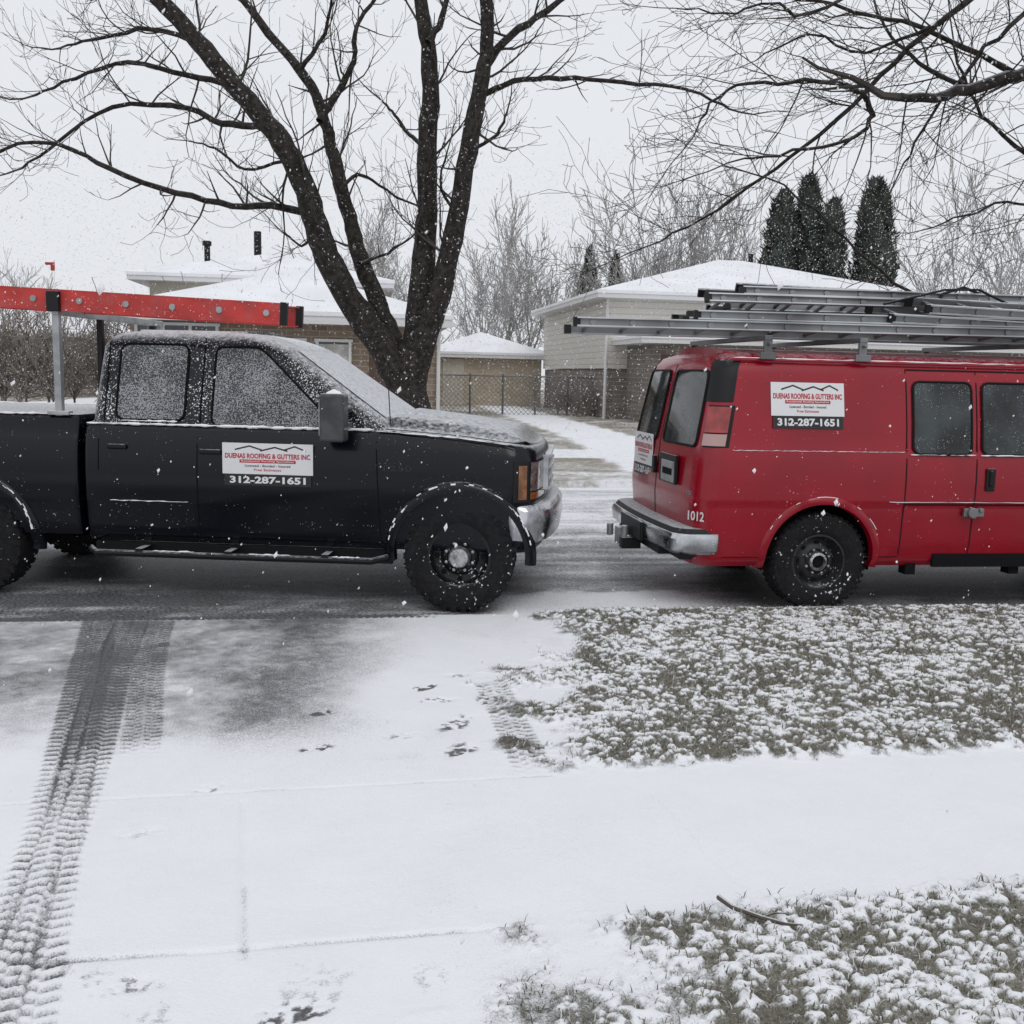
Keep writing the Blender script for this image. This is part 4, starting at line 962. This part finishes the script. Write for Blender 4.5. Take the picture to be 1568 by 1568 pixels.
mb.tube([F0+Vector((0,0,hF)),F1+Vector((0,0,hF))],.026,6)
k=0
while k<Lf+hF:
    a0=max(0,k-hF);a1=min(k,Lf)
    if a1>a0:
        mb.tube([F0+dv*a0+Vector((0,0,min(k,hF) if k<hF else hF)),F0+dv*a1+Vector((0,0,max(0,k-a1)))],.008,3,0,False)
        mb.tube([F0+dv*(Lf-a0)+Vector((0,0,min(k,hF) if k<hF else hF)),F0+dv*(Lf-a1)+Vector((0,0,max(0,k-a1)))],.008,3,0,False)
    k+=.16
mb.obj('chain_link_fence',[M_wire])
# ------------------------------------------------------------ falling snow
def flakes(n,x,y,z,r0,r1,pw=2.5):
    c=np.stack([rng.uniform(*x,n),rng.uniform(*y,n),rng.uniform(*z,n)],-1);dist=np.linalg.norm(c-np.array([0,0,1.7]),axis=1);c=c[dist>1.3];n=len(c)
    r=rng.uniform(0,1,n)**pw*(r1-r0)+r0
    o=np.array([[1,0,0],[0,1,0],[-1,0,0],[0,-1,0],[0,0,1.5],[0,0,-1.5]],float);V=o[None]*r[:,None,None]*rng.uniform(.6,1.2,(n,6,1))
    V[...,0]+=V[...,2]*rng.uniform(-.1,.6,n)[:,None];V=V+c[:,None]
    f=np.array([[0,1,4],[1,2,4],[2,3,4],[3,0,4],[1,0,5],[2,1,5],[3,2,5],[0,3,5]]);F=(np.arange(n)[:,None,None]*6+f[None]).reshape(-1,3);return V.reshape(-1,3),F
V1,F1_=flakes(4600,(-6,6),(1.4,9.5),(0.05,5.5),.002,.0095,3.2);V2,F2_=flakes(8500,(-18,18),(9,32),(.1,14),.003,.012)
n=75000
yy=rng.uniform(20,64,n);xx_=rng.uniform(-.62,.62,n)*yy;zz_=rng.uniform(.2,13,n)*np.clip(yy/50,.45,1)
c=np.stack([xx_,yy,zz_],-1);o=np.array([[1,1,1],[1,-1,-1],[-1,1,-1],[-1,-1,1]],float)*.6
r=rng.uniform(.008,.017,n)
V3=(o[None]*r[:,None,None]*rng.uniform(.7,1.3,(n,4,1))+c[:,None]).reshape(-1,3)
f=np.array([[0,1,2],[0,3,1],[0,2,3],[1,3,2]]);F3=(np.arange(n)[:,None,None]*4+f[None]).reshape(-1,3)
M_fl=bpy.data.materials.new('snowflake');M_fl.use_nodes=True;nt=M_fl.node_tree;N=nt.nodes;L=nt.links
N.remove(N['Principled BSDF']);d1=N.new('ShaderNodeBsdfDiffuse');d1.inputs[0].default_value=(.97,.97,.98,1);t1=N.new('ShaderNodeBsdfTranslucent');t1.inputs[0].default_value=(.97,.97,.98,1)
m1=N.new('ShaderNodeMixShader');m1.inputs[0].default_value=.45;L.new(d1.outputs[0],m1.inputs[1]);L.new(t1.outputs[0],m1.inputs[2]);L.new(m1.outputs[0],N['Material Output'].inputs['Surface'])
fastmesh('falling_snow',np.concatenate([V1,V2,V3]),np.concatenate([F1_,F2_+len(V1),F3+len(V1)+len(V2)]),[M_fl],True)
# ------------------------------------------------------------ world, sun, camera
w=bpy.data.worlds.new('World');scene.world=w;w.use_nodes=True;nt=w.node_tree;N=nt.nodes;L=nt.links
bg=N['Background'];sky=N.new('ShaderNodeTexSky');sky.sky_type='NISHITA';sky.sun_disc=False;sky.sun_elevation=R(52);sky.sun_rotation=R(200);sky.dust_density=5;sky.air_density=1
hs=N.new('ShaderNodeHueSaturation');hs.inputs['Saturation'].default_value=.25;L.new(sky.outputs[0],hs.inputs['Color'])
mx=N.new('ShaderNodeMix');mx.data_type='RGBA';mx.inputs[0].default_value=.88;L.new(hs.outputs[0],mx.inputs[6])
mx.inputs[7].default_value=(7.6,7.8,8.2,1);L.new(mx.outputs[2],bg.inputs['Color']);bg.inputs['Strength'].default_value=.112
sd=bpy.data.lights.new('sun','SUN');sd.energy=.5;sd.angle=R(25);sd.color=(1,.98,.95);so=bpy.data.objects.new('sun',sd);COL.objects.link(so);so.rotation_euler=(R(38),0,R(20))
cam=bpy.data.cameras.new('camera');cam.sensor_width=36;cam.lens=36*1572/1568;cam.clip_start=.05;cam.clip_end=3000
co=bpy.data.objects.new('camera',cam);COL.objects.link(co)
co.matrix_world=Matrix.Translation((0,0,1.7))@Matrix.Rotation(R(82.3),4,'X')@Matrix.Rotation(R(1.3),4,'Z')
scene.camera=co
scene.view_settings.view_transform='Standard';scene.view_settings.look='None';scene.view_settings.exposure=0
